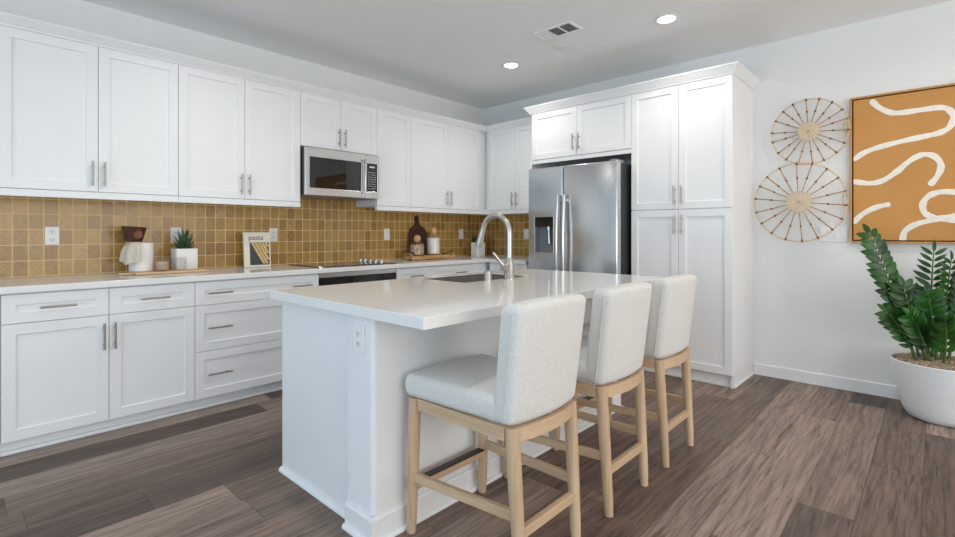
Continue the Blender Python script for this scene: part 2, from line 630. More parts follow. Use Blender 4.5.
def pull(T, s, z, d, vert, L=0.155):
    mb = MB(T)
    o = 0.031
    if vert:
        mb.tube([(s, d + o, z - L / 2), (s, d + o, z + L / 2)], 0.0056, 10)
        for q in (-.048, .048):
            mb.tube([(s, d + .0003, z + q), (s, d + o, z + q)], 0.0045, 8)
    else:
        mb.tube([(s - L / 2, d + o, z), (s + L / 2, d + o, z)], 0.0056, 10)
        for q in (-.048, .048):
            mb.tube([(s + q, d + .0003, z), (s + q, d + o, z)], 0.0045, 8)
    return mb


def cabinet(name, T, s0, s1, z0, z1, D, label, cat, doors=(), drawers=(), toe=0.0, rail=0.0, toed=0.0, body_top=None, group=None):
    """doors: (s0, s1, z0, z1, handle_s, handle_z); drawers: (s0, s1, z0, z1, [pull s])"""
    bd = D - 0.0205
    cx = (s0 + s1) / 2
    loc = T((cx, D / 2, z0))
    r_ = root(name, loc, label, cat, group)
    e = .0004
    mb = MB(T)
    mb.box(s0 + e, s1 - e, .0006, bd, z0 + toe + (0.0005 if not toe else 0), (body_top or z1))
    mb.build('body', 'cab', r_, bevel=0.001)
    if toe:
        MB(T).box(s0 + e, s1 - e, .0006, toed, z0 + .0005, z0 + toe - .0003).build('toe_kick', 'cab', r_)
        MB(T).prism([(s0 + e, z0 + .0005), (s1 - e, z0 + .0005), (s1 - e, z0 + .02), (s0 + e, z0 + .02)], toed + .0004, toed + (.030 if T is TL else .014)).build('shoe_moulding', 'trim', r_, bevel=0.004)
    if rail:
        MB(T).box(s0 + e, s1 - e, bd - .02, D - .001, z0 - rail + .0005, z0 - .0003).build('light_rail', 'cab', r_, bevel=0.002)
    for (a, b2, c, d2, hs, hz) in doors:
        dr = shaker(T, a, b2, c, d2, D).build('door', 'cab', r_)
        if hs is not None:
            pull(T, hs, hz, D, True).build('handle', 'nickel', dr, smooth=True)
    for (a, b2, c, d2, ps) in drawers:
        dr = shaker(T, a, b2, c, d2, D).build('drawer', 'cab', r_)
        for p in ps:
            pull(T, p, (c + d2) / 2, D, False).build('handle', 'nickel', dr, smooth=True)
    return r_


UD, UB, UT = 0.35, 1.437, 2.352
HZ = 1.549


def upper2(s0, sm, s1, label, T=TL, filler=None):
    e1 = s1 if filler is None else filler
    cabinet('upper_cabinet', T, s0, e1, UB - .002, UT + .02, UD, label, 'cabinet', rail=0.042,
            doors=[(s0, sm, UB, UT, sm - .030, HZ), (sm, s1, UB, UT, sm + .030, HZ)])


upper2(-0.716, -0.268, 0.180, 'white shaker wall cabinet past the left end of the row, cut off by the frame')
upper2(0.180, 0.634, 1.080, 'white two-door wall cabinet above the outlet and the white crock')
upper2(1.080, 1.528, 1.975, 'white two-door wall cabinet directly left of the microwave')
cabinet('upper_cabinet', TL, 1.975, 2.735, 1.902, UT + .02, UD, 'short white two-door wall cabinet above the microwave', 'cabinet',
        doors=[(1.975, 2.355, 1.904, UT, 2.325, 2.012), (2.355, 2.735, 1.904, UT, 2.385, 2.012)])
cabinet('upper_cabinet', TL, 2.735, 3.144, UB - .002, UT + .02, UD, 'narrow white single-door wall cabinet right of the microwave', 'cabinet', rail=0.042,
        doors=[(2.735, 3.144, UB, UT, None, 0)])
cabinet('upper_cabinet', TL, 3.144, 4.5995, UB - .002, UT + .02, UD, 'white two-door wall cabinet running into the room corner', 'cabinet', rail=0.042,
        doors=[(3.144, 3.655, UB, UT, 3.625, HZ), (3.655, 4.165, UB, UT, 3.685, HZ)])
cabinet('upper_cabinet', TR, 3.0125, 3.8385, UB - .002, UT + .02, UD, 'white two-door wall cabinet between the room corner and the refrigerator', 'cabinet', rail=0.042,
        doors=[(3.395, 3.79, UB, UT, 3.425, HZ), (3.0125, 3.395, UB, UT, 3.365, HZ)])

# base cabinets (left wall)
BD, BZ0, BZ1 = 0.63, 0.080, 0.862
DZ = 0.700


def base2(s0, s1, label):
    sm = (s0 + s1) / 2
    cabinet('base_cabinet', TL, s0, s1, 0, BZ1, BD, label, 'cabinet', toe=BZ0, toed=0.558,
            doors=[(s0, sm, BZ0, DZ, sm - .026, .578), (sm, s1, BZ0, DZ, sm + .026, .578)],
            drawers=[(s0, sm, DZ, .857, [(s0 + sm) / 2]), (sm, s1, DZ, .857, [(sm + s1) / 2])])


base2(-0.736, 0.180, 'white shaker base cabinet past the left end of the counter, cut off by the frame')
base2(0.180, 1.098, 'white base cabinet with two doors and two drawers at the left of the photo')
cabinet('base_cabinet', TL, 1.098, 1.985, 0, BZ1, BD, 'wide white base cabinet of three drawers beside the oven', 'cabinet', toe=BZ0, toed=0.558,
        drawers=[(1.098, 1.985, DZ, .857, [1.247, 1.836]), (1.098, 1.985, .392, DZ, [1.247, 1.836]), (1.098, 1.985, BZ0, .392, [1.247, 1.836])])
cabinet('base_cabinet', TL, 2.745, 3.150, 0, BZ1, BD, 'narrow white base cabinet right of the oven, one drawer over a door', 'cabinet', toe=BZ0, toed=0.558,
        drawers=[(2.745, 3.150, DZ, .857, [2.968])], doors=[(2.745, 3.150, BZ0, DZ, 2.79, .578)])
cabinet('base_cabinet', TL, 3.150, 4.5995, 0, BZ1, BD, 'white corner base cabinet below the two ball-stoppered jars', 'cabinet', toe=BZ0, toed=0.558,
        drawers=[(3.150, 3.955, DZ, .857, [3.550])], doors=[(3.150, 3.955, BZ0, DZ, 3.20, .578)])
cabinet('base_cabinet', TR, 3.0125, 3.543, 0, BZ1, BD, 'white base cabinet in the gap between corner and refrigerator', 'cabinet', toe=BZ0, toed=0.558,
        drawers=[(3.0125, 3.52, DZ, .857, [3.28])], doors=[(3.0125, 3.52, BZ0, DZ, 3.09, .578)])

# worktop along both walls
mb = MB()
CT0, CT1 = 0.8635, 0.9005
pl = [(-0.74, YW - .0006), (-0.74, 3.536), (3.944, 3.536), (3.944, 3.0125), (XW - .0086, 3.0125), (XW - .0086, YW - .0006)]
A = [mb.V((x, y, CT0)) for x, y in pl]
B = [mb.V((x, y, CT1)) for x, y in pl]
mb.F(A)
mb.F(B)
for i in range(6):
    mb.F([A[i], A[(i + 1) % 6], B[(i + 1) % 6], B[i]])
tag(mb.build('kitchen_worktop', 'quartz', bevel=0.003), 'white quartz worktop in an L along both cabinet runs under the tile', 'worktop')

# crown mouldings
CP = [(0.0, 0.0), (0.006, 0.0), (0.008, 0.008), (0.012, 0.011), (0.046, 0.046), (0.050, 0.048), (0.050, 0.058), (0.0, 0.058)]
mb = MB()
sweep(mb, [(XW - UD - .0004, 3.020), (XW - UD - .0004, YW - UD - .0004), (-0.716, YW - UD - .0004)], [(d, UT + z - .001) for d, z in CP])
o = struct(mb.build('trim_1', 'trim'))
CP2 = [(0.0, 0.0), (0.006, 0.0), (0.008, 0.010), (0.012, 0.013), (0.044, 0.058), (0.048, 0.060), (0.048, 0.070), (0.0, 0.070)]
mb = MB()
PX, PY0, PY1 = 4.020, 1.120, 3.012
sweep(mb, [(XW - .001, PY0 - .0006), (PX - .0006, PY0 - .0006), (PX - .0006, PY1 + .0006), (4.185, PY1 + .0006)], [(d, 2.381 + z) for d, z in CP2])
struct(mb.build('trim_2', 'trim'))

# tall section on the right wall: pantry, refrigerator surround
TD = XW - PX
pan = cabinet('pantry_cabinet', TR, PY0, 1.930, 0, 2.380, TD, 'tall white pantry cabinet with four doors right of the refrigerator', 'cabinet', toe=0.098, toed=TD - .05,
              doors=[(1.120, 1.525, 1.374, 2.378, 1.496, 1.487), (1.525, 1.930, 1.374, 2.378, 1.554, 1.487),
                     (1.120, 1.525, 0.098, 1.370, 1.496, 1.247), (1.525, 1.930, 0.098, 1.370, 1.554, 1.247)])
MB().prism([(4.02 + .035, .0005), (XW - .0005, .0005), (XW - .0005, .02), (4.02 + .035, .02)], PY0 - .012, PY0 + .0002).build('side_moulding', 'trim', pan, bevel=0.004)
MB().box(4.0415, XW - .0006, PY0 + .0001, PY0 + .02, .0006, .098).build('side_panel', 'cab', pan)
fc = cabinet('refrigerator_cabinet', TR, 1.931, PY1, 1.908, 2.380, TD, 'short white two-door cabinet over the refrigerator', 'cabinet',
             doors=[(2.472, PY1 - .02, 1.912, 2.378, 2.503, 2.035), (1.931, 2.472, 1.912, 2.378, 2.441, 2.035)])
MB().box(PX + .004, PX + .024, 1.932, PY1 - .02, 1.872, 1.9075).build('valance', 'cab', fc, bevel=0.002)
MB().box(PX + .001, XW - .0006, PY1 - .0195, PY1 - .0004, .0005, 1.908).build('end_panel', 'cab', fc)

# ------------------------------------------------------------------ appliances


def emblem(T, s, d, z, r, mat, parent):
    """small round badge: ring with a curled monogram"""
    mb = MB(T)
    mb.tube([(s + r * math.cos(a), d, z + r * math.sin(a)) for a in [2 * PI * i / 24 for i in range(24)]], r * .10, 6, closed=True)
    mb.tube([(s - r * .1 + r * .45 * math.cos(a) * (1 - i / 26), d, z + r * .1 + r * .5 * math.sin(a) * (1 - i / 40)) for i, a in enumerate([0.6 + 0.28 * k for k in range(17)])], r * .09, 6)
    mb.tube([(s + r * .15 + r * .4 * math.cos(a), d, z - r * .2 + r * .42 * math.sin(a)) for a in [1.2 + 0.35 * k for k in range(12)]], r * .09, 6)
    return mb.build('badge', mat, parent, smooth=True)


# refrigerator
FY0, FY1, FX, FZ = 1.948, 2.872, 3.800, 1.790
fr = root('refrigerator', (4.2, (FY0 + FY1) / 2, 0), 'stainless side-by-side refrigerator with an ice dispenser in its left door', 'refrigerator')
MB().box(FX + .085, 4.56, FY0 + .006, FY1 - .006, .02, FZ - .012, .004).build('body', 'black', fr)
FS = 2.482
MB().box(FX, FX + .075, FY0, FS - .004, .09, FZ, .010, 3).build('door', 'steel_v', fr, smooth=True)
# freezer door with the dispenser well cut in
DY0, DY1, DZ0, DZ1 = 2.582, 2.802, 0.982, 1.335
mb = MB()
ys = [FS + .004, DY0, DY1, FY1]
zs = [.09, DZ0, DZ1, FZ]
gv = {}
for x in (FX, FX + .075):
    for i, y in enumerate(ys):
        for j, z in enumerate(zs):
            gv[x, i, j] = mb.V((x, y, z))
for x in (FX, FX + .075):
    for i in range(3):
        for j in range(3):
            if not (i == 1 and j == 1 and x == FX):
                mb.F([gv[x, i, j], gv[x, i + 1, j], gv[x, i + 1, j + 1], gv[x, i, j + 1]])
for i in range(3):
    for j in (0, 3):
        mb.F([gv[FX, i, j], gv[FX, i + 1, j], gv[FX + .075, i + 1, j], gv[FX + .075, i, j]])
        mb.F([gv[FX, j, i], gv[FX, j, i + 1], gv[FX + .075, j, i + 1], gv[FX + .075, j, i]])
fd = mb.build('door', 'steel_v', fr, bevel=0.005)
mb = MB()
mb.box(FX - .004, FX + .004, DY0 - .002, DY1 + .002, DZ1 - .006, DZ1 + .004).box(FX - .004, FX + .004, DY0 - .002, DY1 + .002, DZ0 - .006, DZ0 + .006)
mb.box(FX - .004, FX + .004, DY0 - .004, DY0 + .004, DZ0, DZ1).box(FX - .004, FX + .004, DY1 - .007, DY1 + .004, DZ0, DZ1)
mb.build('dispenser_trim', 'steel', fd, bevel=0.0015)
MB().box(FX + .001, FX + .012, DY0 + .002, DY1 - .006, 1.238, DZ1 - .006).build('dispenser_panel', 'glass_black', fd, bevel=0.001)
mb = MB()
mb.box(FX + .062, FX + .070, DY0 + .002, DY1 - .002, DZ0 + .004, 1.238)
mb.box(FX + .003, FX + .062, DY0 + .0022, DY0 + .008, DZ0 + .004, 1.238).box(FX + .003, FX + .062, DY1 - .012, DY1 - .006, DZ0 + .004, 1.238)
mb.build('dispenser_well', 'grey', fd)
MB().box(FX + .002, FX + .062, DY0 + .008, DY1 - .012, DZ0 + .004, DZ0 + .016).build('drip_tray', 'steel', fd, bevel=0.001)
MB().tube([(FX + .035, 2.66, 1.238), (FX + .035, 2.66, 1.205)], .022, 16).tube([(FX + .040, 2.66, 1.206), (FX + .050, 2.66, 1.08)], [.014, .024], 12).build('dispenser_paddle', 'steel', fd, smooth=True)
for y in (2.520, 2.450):
    mb = MB()
    zz = [.62 + .905 * i / 14 for i in range(15)]
    mb.tube([(FX - .030 - .022 * math.sin(PI * i / 14), y, z) for i, z in enumerate(zz)], .0155, 12)
    for z in (.66, 1.485):
        mb.box(FX - .034, FX - .0003, y - .010, y + .010, z - .018, z + .018, .004)
    mb.build('handle', 'steel', fr, smooth=True)
for y in (FY0 + .05, FY1 - .05):
    MB().box(FX + .02, FX + .16, y - .03, y + .03, FZ - .011, FZ + .016, .006).build('hinge_cover', 'grey', fr)
MB().box(FX + .085, 4.5, FY0 + .02, FY1 - .02, .0008, .0195).build('plinth', 'black', fr)
MB().box(FX + .06, FX + .084, FY0 + .01, FY1 - .01, .02, .085).build('kick_grille', 'black', fr)
emblem(lambda p: (FX - p[1], p[0], p[2]), 1.985, .0012, 1.742, .016, 'steel', fr)

# microwave
MX0, MX1, MZ0, MZ1, MY = 1.980, 2.706, 1.492, 1.889, 3.765
mw = root('microwave', ((MX0 + MX1) / 2, 3.98, MZ0), 'stainless over-the-range microwave with a black glass door', 'microwave')
MB().box(MX0, MX1, MY + .03, YW - .001, MZ0 + .012, MZ1, .003).build('body', 'black', mw)
DX = 2.560
mb = MB()
xs = [MX0, 2.018, 2.515, DX]
zs = [MZ0, 1.556, 1.810, MZ1]


def front_frame(mb, xs, zs, y0, y1):
    gv = {}
    for y in (y0, y1):
        for i, x in enumerate(xs):
            for j, z in enumerate(zs):
                gv[y, i, j] = mb.V((x, y, z))
    for y in (y0, y1):
        for i in range(3):
            for j in range(3):
                if not (i == 1 and j == 1):
                    mb.F([gv[y, i, j], gv[y, i + 1, j], gv[y, i + 1, j + 1], gv[y, i, j + 1]])
    for i in range(3):
        for j in (0, 3):
            mb.F([gv[y0, i, j], gv[y0, i + 1, j], gv[y1, i + 1, j], gv[y1, i, j]])
            mb.F([gv[y0, j, i], gv[y0, j, i + 1], gv[y1, j, i + 1], gv[y1, j, i]])
    for a, b2 in (((1, 1), (2, 1)), ((2, 1), (2, 2)), ((2, 2), (1, 2)), ((1, 2), (1, 1))):
        mb.F([gv[y0, a[0], a[1]], gv[y0, b2[0], b2[1]], gv[y1, b2[0], b2[1]], gv[y1, a[0], a[1]]])


front_frame(mb, xs, zs, MY, MY + .0295)
md = mb.build('door', 'steel', mw, bevel=0.004)
MB().box(2.0185, 2.5145, MY + .003, MY + .02, 1.5565, 1.8095).build('window_glass', 'glass_black', md)
mb = MB()
mb.box(2.528, 2.548, MY - .036, MY - .022, 1.53, 1.845, .005).box(2.531, 2.545, MY - .023, MY - .0003, 1.545, 1.575, .002).box(2.531, 2.545, MY - .023, MY - .0003, 1.80, 1.83, .002)
mb.build('handle', 'steel', md, smooth=True)
cp = MB()
front_frame(cp, [DX + .003, 2.574, 2.686, MX1], zs, MY, MY + .0295)
cp = cp.build('control_panel', 'steel', mw, bevel=0.003)
kp = MB().box(2.5745, 2.6855, MY + .002, MY + .02, 1.5565, 1.8095).build('keypad', 'glass_black', cp)
mb = MB()
rnd = random.Random(3)
for i in range(8):
    for j in range(4):
        z = 1.580 + i * .021
        x = 2.588 + j * .023
        mb.box(x, x + rnd.choice((.008, .011, .013)), MY + .0012, MY + .0018, z, z + .0055)
mb.box(2.602, 2.657, MY + .0012, MY + .0018, 1.772, 1.786)
mb.build('key_print', 'mark', kp)
MB().box(MX0 + .02, MX1 - .02, MY + .05, YW - .05, MZ0, MZ0 + .0115).build('grease_filter', 'grey', mw, bevel=0.002)
MB().box(MX0 + .02, MX1 - .02, MY + .031, MY + .048, MZ0 + .001, MZ0 + .0115).build('bottom_vent', 'black', mw)
emblem(lambda p: (p[0], MY - p[1], p[2]), 2.315, .0014, 1.853, .0155, 'mark', mw)

# oven under the cooktop
ov = root('wall_oven', (2.365, 3.85, 0), 'built-in oven with a black glass front beneath the cooktop', 'oven')
OX0, OX1, OY = 1.9858, 2.7442, 3.562
MB().box(OX0, OX1, OY + .02, YW - .001, .0006, .862).build('body', 'black', ov)
MB().box(OX0 + .001, OX1 - .001, OY - .012, OY + .0195, .824, .8615, .002).build('top_panel', 'steel', ov)
od = MB().box(OX0 + .003, OX1 - .003, OY - .010, OY + .0195, .170, .821, .003).build('door', 'glass_black', ov)
mb = MB()
mb.tube([(OX0 + .03, OY - .055, .735), (OX1 - .03, OY - .055, .735)], .011, 12)
for x in (OX0 + .045, OX1 - .045):
    mb.box(x - .012, x + .012, OY - .055, OY - .0103, .721, .749, .003)
mb.build('handle', 'steel', od, smooth=True)
MB().box(OX0 + .001, OX1 - .001, OY - .008, OY + .0195, .085, .166, .002).build('bottom_panel', 'steel', ov)

# cooktop
ck = root('cooktop', (2.39, 3.86, CT1), 'black glass electric cooktop set into the worktop under the microwave', 'cooktop')
MB().box(2.005, 2.775, 3.600, 4.115, CT1 + .0004, CT1 + .009, .003).build('glass_plate', 'cooktop', ck)
for (x, y, r) in ((2.18, 3.74, .10), (2.18, 3.98, .075), (2.47, 3.74, .075), (2.47, 3.98, .10)):
    MB().lathe([(r, CT1 + .0092), (r, CT1 + .0096), (r - .003, CT1 + .0096), (r - .003, CT1 + .0092)], (x, y), 40).build('burner_ring', 'grey', ck, smooth=True)
for y in (3.70, 3.785, 3.87, 3.955, 4.03):
    kb = MB().lathe([(0, CT1 + .0095), (.021, CT1 + .0095), (.021, CT1 + .014), (.017, CT1 + .030), (.015, CT1 + .034), (0, CT1 + .034)], (2.685, y), 20).build('knob', 'steel', ck, smooth=True)

# ------------------------------------------------------------------ island
PXI, EXI = 1.098, 1.130       # plaster post face, cabinet end face
isl = root('kitchen_island', (2.08, 1.96, 0), 'white kitchen island with a plastered seating side and panelled end', 'island')
IX1 = 3.055
mb = MB()
mb.box(EXI + .022, IX1, 1.742, 1.7999, .10, .8575).box(EXI + .022, IX1, 2.34, 2.3598, .10, .8575).box(EXI + .022, EXI + .04, 1.742, 2.36, .10, .8575).box(IX1 - .018, IX1, 1.742, 2.36, .10, .8575)
mb.build('cabinet_body', 'cab', isl)
MB().box(EXI + .022, IX1, 1.742, 2.30, .0006, .0998).build('toe_kick', 'cab', isl)
MB().box(EXI, EXI + .0215, 1.7405, 2.385, .0006, .8575).build('end_panel', 'cab', isl, bevel=0.0015)
for i in range(4):
    a = EXI + .03 + i * (IX1 - EXI - .03) / 4
    b2 = EXI + .03 + (i + 1) * (IX1 - EXI - .03) / 4
    dd = shaker(lambda p: (p[0], 2.3602 + p[1], p[2]), a, b2, .10, .86, .020).build('door', 'cab', isl)
    pull(lambda p: (p[0], 2.3602 + p[1], p[2]), b2 - .03 if i % 2 == 0 else a + .03, .75, .020, True).build('handle', 'nickel', dd, smooth=True)
# plastered knee wall with rounded (bullnose) corners
mb = MB()
R = .020
pts = []
for (cx, cy, a0) in ((PXI + R, 1.5700 + R, 180), (IX1 + .02 - R, 1.5700 + R, 270)):
    for k in range(7):
        a = math.radians(a0 + 90 * k / 6)
        pts.append((cx + R * math.cos(a), cy + R * math.sin(a)))
pts += [(IX1 + .02, 1.740), (PXI, 1.740)]
A = [mb.V((x, y, .0006)) for x, y in pts]
B = [mb.V((x, y, .8575)) for x, y in pts]
mb.F(A)
mb.F(B)
for i in range(len(pts)):
    mb.F([A[i], A[(i + 1) % len(pts)], B[(i + 1) % len(pts)], B[i]])
mb.build('knee_wall', 'plaster', isl, smooth=True, angle=30)
bp = [(0.0, 0.0006), (.014, .0006), (.014, .088), (.009, .098), (.0, .100)]
mb = MB()
sweep(mb, [(PXI - .0004, 1.7398), (PXI - .0004, 1.5696), (IX1 + .0204, 1.5696), (IX1 + .0204, 1.7398)][::-1], [(d, z) for d, z in bp])
mb.build('baseboard', 'trim', isl)
sp = [(0.0, 0.0006), (.018, .0006), (.017, .010), (.010, .018), (.0, .020)]
mb = MB()
sweep(mb, [(EXI - .0004, 2.386), (EXI - .0004, 1.7545)][::-1], sp)
mb.build('shoe_moulding', 'trim', isl, smooth=True)
mb = MB()
sweep(mb, [(PXI - .0148, 1.7398), (PXI - .0148, 1.5548), (IX1 + .0348, 1.5548), (IX1 + .0348, 1.7398)][::-1], [(d * .8, z * .9) for d, z in sp])
mb.build('shoe_moulding', 'trim', isl, smooth=True)

# island worktop with the sink cut-out
SX0, SX1, SY0, SY1 = 1.980, 2.580, 1.948, 2.328
IT0, IT1, ITB = 0.8945, 0.9005, 0.8585
mb = MB()


def loop4(x0, x1, y0, y1, z):
    return [mb.V(p) for p in ((x0, y0, z), (x1, y0, z), (x1, y1, z), (x0, y1, z))]


WX0, WX1, WY0, WY1 = 1.072, 3.105, 1.243, 2.400
LP = [loop4(SX0, SX1, SY0, SY1, IT0), loop4(SX0, SX1, SY0, SY1, IT1), loop4(WX0, WX1, WY0, WY1, IT1), loop4(WX0, WX1, WY0, WY1, ITB),
      loop4(WX0 + .04, WX1 - .04, WY0 + .05, WY1 - .03, ITB), loop4(WX0 + .04, WX1 - .04, WY0 + .05, WY1 - .03, IT0)]
for A, B in zip(LP, LP[1:] + LP[:1]):
    for i in range(4):
        mb.F([A[i], A[(i + 1) % 4], B[(i + 1) % 4], B[i]])
tag(mb.build('island_worktop', 'quartz', bevel=0.003), 'thick white quartz slab overhanging the island towards the stools', 'worktop')

# undermount sink
sk = root('sink', ((SX0 + SX1) / 2, (SY0 + SY1) / 2, .68), 'undermount stainless sink sunk into the island worktop', 'sink')
mb = MB()
e = .006


def rr(x0, x1, y0, y1, r, z):
    out = []
    for (cx, cy, a0) in ((x1 - r, y1 - r, 0), (x0 + r, y1 - r, 90), (x0 + r, y0 + r, 180), (x1 - r, y0 + r, 270)):
        for k in range(5):
            a = math.radians(a0 + 22.5 * k)
            out.append(mb.V((cx + r * math.cos(a), cy + r * math.sin(a), z)))
    return out


L = [rr(SX0 - .012, SX1 + .012, SY0 - .012, SY1 + .012, .03, .8940), rr(SX0 + .004, SX1 - .004, SY0 + .004, SY1 - .004, .03, .8940),
     rr(SX0 + .006, SX1 - .006, SY0 + .006, SY1 - .006, .03, .72), rr(SX0 + .03, SX1 - .03, SY0 + .03, SY1 - .03, .03, .69)]
for A, B in zip(L, L[1:]):
    for i in range(20):
        mb.F([A[i], A[(i + 1) % 20], B[(i + 1) % 20], B[i]])
mb.F(L[-1])
so = mb.build('bowl', 'sinksteel', sk, smooth=True)
sm_ = so.modifiers.new('thick', 'SOLIDIFY')
sm_.thickness = .0015
sm_.offset = -1
MB().lathe([(0, .6935), (.030, .6935), (.042, .6955), (.045, .6915)], ((SX0 + SX1) / 2, (SY0 + SY1) / 2), 24).build('drain', 'faucet', sk, smooth=True)

# faucet
FCX, FCY = 2.316, 1.895
fa = root('faucet', (FCX, FCY, IT1), 'tall gooseneck nickel faucet behind the island sink', 'faucet')
Z = IT1 + .0004
MB().lathe([(0, Z), (.035, Z), (.035, Z + .008), (.032, Z + .012), (.031, Z + .100), (.020, Z + .128), (0, Z + .128)], (FCX, FCY), 28).build('base', 'faucet', fa, smooth=True)
arc = []
Rr = .110
zc = 1.180
arc.append((FCX, FCY, Z + .127))
for k in range(4):
    arc.append((FCX, FCY, Z + .127 + (zc - Z - .127) * (k + 1) / 4))
for k in range(1, 15):
    a = PI * k / 14 * 0.93
    arc.append((FCX, FCY + Rr - Rr * math.cos(a), zc + Rr * math.sin(a)))
MB().tube(arc, .0172, 16).build('spout', 'faucet', fa, smooth=True)
e0, e1 = Vector(arc[-2]), Vector(arc[-1])
dv = (e1 - e0).normalized()
MB().tube([e1 + dv * .0005, e1 + dv * .03, e1 + dv * .085, e1 + dv * .115], [.0178, .0195, .0235, .023], 18).build('spray_head', 'faucet', fa, smooth=True)
MB().tube([e1 + dv * .1152, e1 + dv * .119], [.018, .017], 18).build('spray_face', 'grey', fa, smooth=True)
hl = MB()
hl.tube([(FCX - .018, FCY, Z + .075), (FCX - .058, FCY, Z + .075)], [.024, .022], 16)
hl.tube([(FCX - .045, FCY + .0, Z + .080), (FCX - .072, FCY + .012, Z + .108), (FCX - .098, FCY + .026, Z + .145), (FCX - .112, FCY + .034, Z + .163)], [.013, .011, .0085, .0075], 10)
hl.build('lever', 'faucet', fa, smooth=True)
sd = MB().lathe([(0, Z), (.0245, Z), (.0245, Z + .004), (.0225, Z + .008), (.0215, Z + .052), (.018, Z + .060), (0, Z + .061)], (2.132, 1.905), 24).build('air_gap_cap', 'faucet', None, smooth=True)
tag(sd, 'short nickel cylinder cap standing beside the faucet base', 'air gap')


# ------------------------------------------------------------------ outlets and switches


def outlet(T, s, z, d, label, kind='duplex', w_=.071, h_=.116, mat='plate'):
    o = root('switch_plate' if kind == 'switches' else 'wall_outlet', T((s, d, z)), label, 'switch' if kind in ('switches', 'rocker') else 'outlet')
    MB(T).box(s - w_ / 2, s + w_ / 2, d + .0004, d + .006, z - h_ / 2, z + h_ / 2, .002).build('cover_plate', mat, o)
    if kind == 'duplex':
        for q in (-.026, .026):
            f = MB(T).box(s - .017, s + .017, d + .0062, d + .0085, z + q - .016, z + q + .016, .003).build('socket', mat, o)
            sl = MB(T)
            sl.box(s - .009, s - .0055, d + .0087, d + .0090, z + q - .004, z + q + .008).box(s + .0055, s + .009, d + .0087, d + .0090, z + q - .004, z + q + .008).box(s - .003, s + .003, d + .0087, d + .0090, z + q - .012, z + q - .006)
            sl.build('slots', 'slot', f)
    elif kind == 'decora':
        f = MB(T).box(s - .0165, s + .0165, d + .0062, d + .0085, z - .034, z + .034, .002).build('socket', mat, o)
        sl = MB(T)
        for q in (-.019, .019):
            sl.box(s - .008, s - .005, d + .0087, d + .0090, z + q - .003, z + q + .008).box(s + .005, s + .008, d + .0087, d + .0090, z + q - .003, z + q + .008).box(s - .0025, s + .0025, d + .0087, d + .0090, z + q - .010, z + q - .005)
        sl.build('slots', 'slot', f)
    elif kind == 'rocker':
        MB(T).box(s - .0165, s + .0165, d + .0062, d + .0095, z - .034, z + .034, .002).build('rocker', mat, o)
    else:
        for i in range(4):
            q = s - w_ / 2 + w_ * (i + .5) / 4
            MB(T).box(q - .0155, q + .0155, d + .0062, d + .0095, z - .033, z + .033, .002).build('rocker', mat, o)
    return o


outlet(TL, .452, 1.163, 0, 'white duplex outlet on the tile near the left edge of the photo')
outlet(TL, 1.160, 1.163, 0, 'white outlet on the tile half hidden behind the spiky succulent', 'decora')
outlet(TL, 1.905, 1.163, 0, 'white outlet on the tile peeking out behind the cookbook', 'decora')
outlet(TL, 3.106, 1.166, 0, 'white switch plate on the tile between cooktop and dark cutting board', 'rocker')
outlet(TL, 4.205, 1.166, 0, 'white switch plate on the tile above the white cube planter', 'rocker')
outlet(TR, 3.500, 1.168, .008, 'white outlet on the tile right beside the refrigerator', 'rocker')
outlet(lambda p: (PXI - p[1], p[0], p[2]), 1.656, .768, .0003, 'white outlet on the end of the island under the overhang', 'decora')
outlet(TR, .570, 1.172, 0, 'white four-gang switch plate on the wall behind the woven discs', 'switches', .175, .116)

# ------------------------------------------------------------------ ceiling fittings


def downlight(x, y, label, lit=True):
    o = root('downlight', (x, y, H), label, 'ceiling light', 'recessed ceiling lights')
    MB().lathe([(.066, -.0006), (.084, -.0006), (.085, -.004), (.080, -.007), (.068, -.0085), (.062, -.006), (.060, -.0012)], (0, 0), 40).build('trim_ring', 'trim', o, smooth=True, local=True)
    MB().lathe([(0, -.0034), (.0595, -.0030), (.0595, -.0020), (0, -.0016)], (0, 0), 32).build('lens', 'lens', o, smooth=True, local=True)
    d = bpy.data.lights.new('downlight_beam', 'SPOT')
    d.energy = DOWNLIGHT_W
    d.color = (1.0, 0.95, 0.87)
    d.spot_size = math.radians(155)
    d.spot_blend = 0.8
    d.shadow_soft_size = .055
    lo = bpy.data.objects.new('downlight_beam', d)
    COL.objects.link(lo)
    lo.parent = o
    lo.location = (0, 0, -.02)
    return o


downlight(3.570, 2.900, 'round recessed ceiling light nearer the room corner, by the air vent')
downlight(3.570, 1.440, 'round recessed ceiling light in front of the pantry')
downlight(1.200, 2.900, 'round recessed ceiling light over the drawer cabinets, above the frame')
downlight(1.200, 1.440, 'round recessed ceiling light over the island, above the frame')
downlight(3.570, -0.020, 'round recessed ceiling light in front of the orange painting, above the frame')

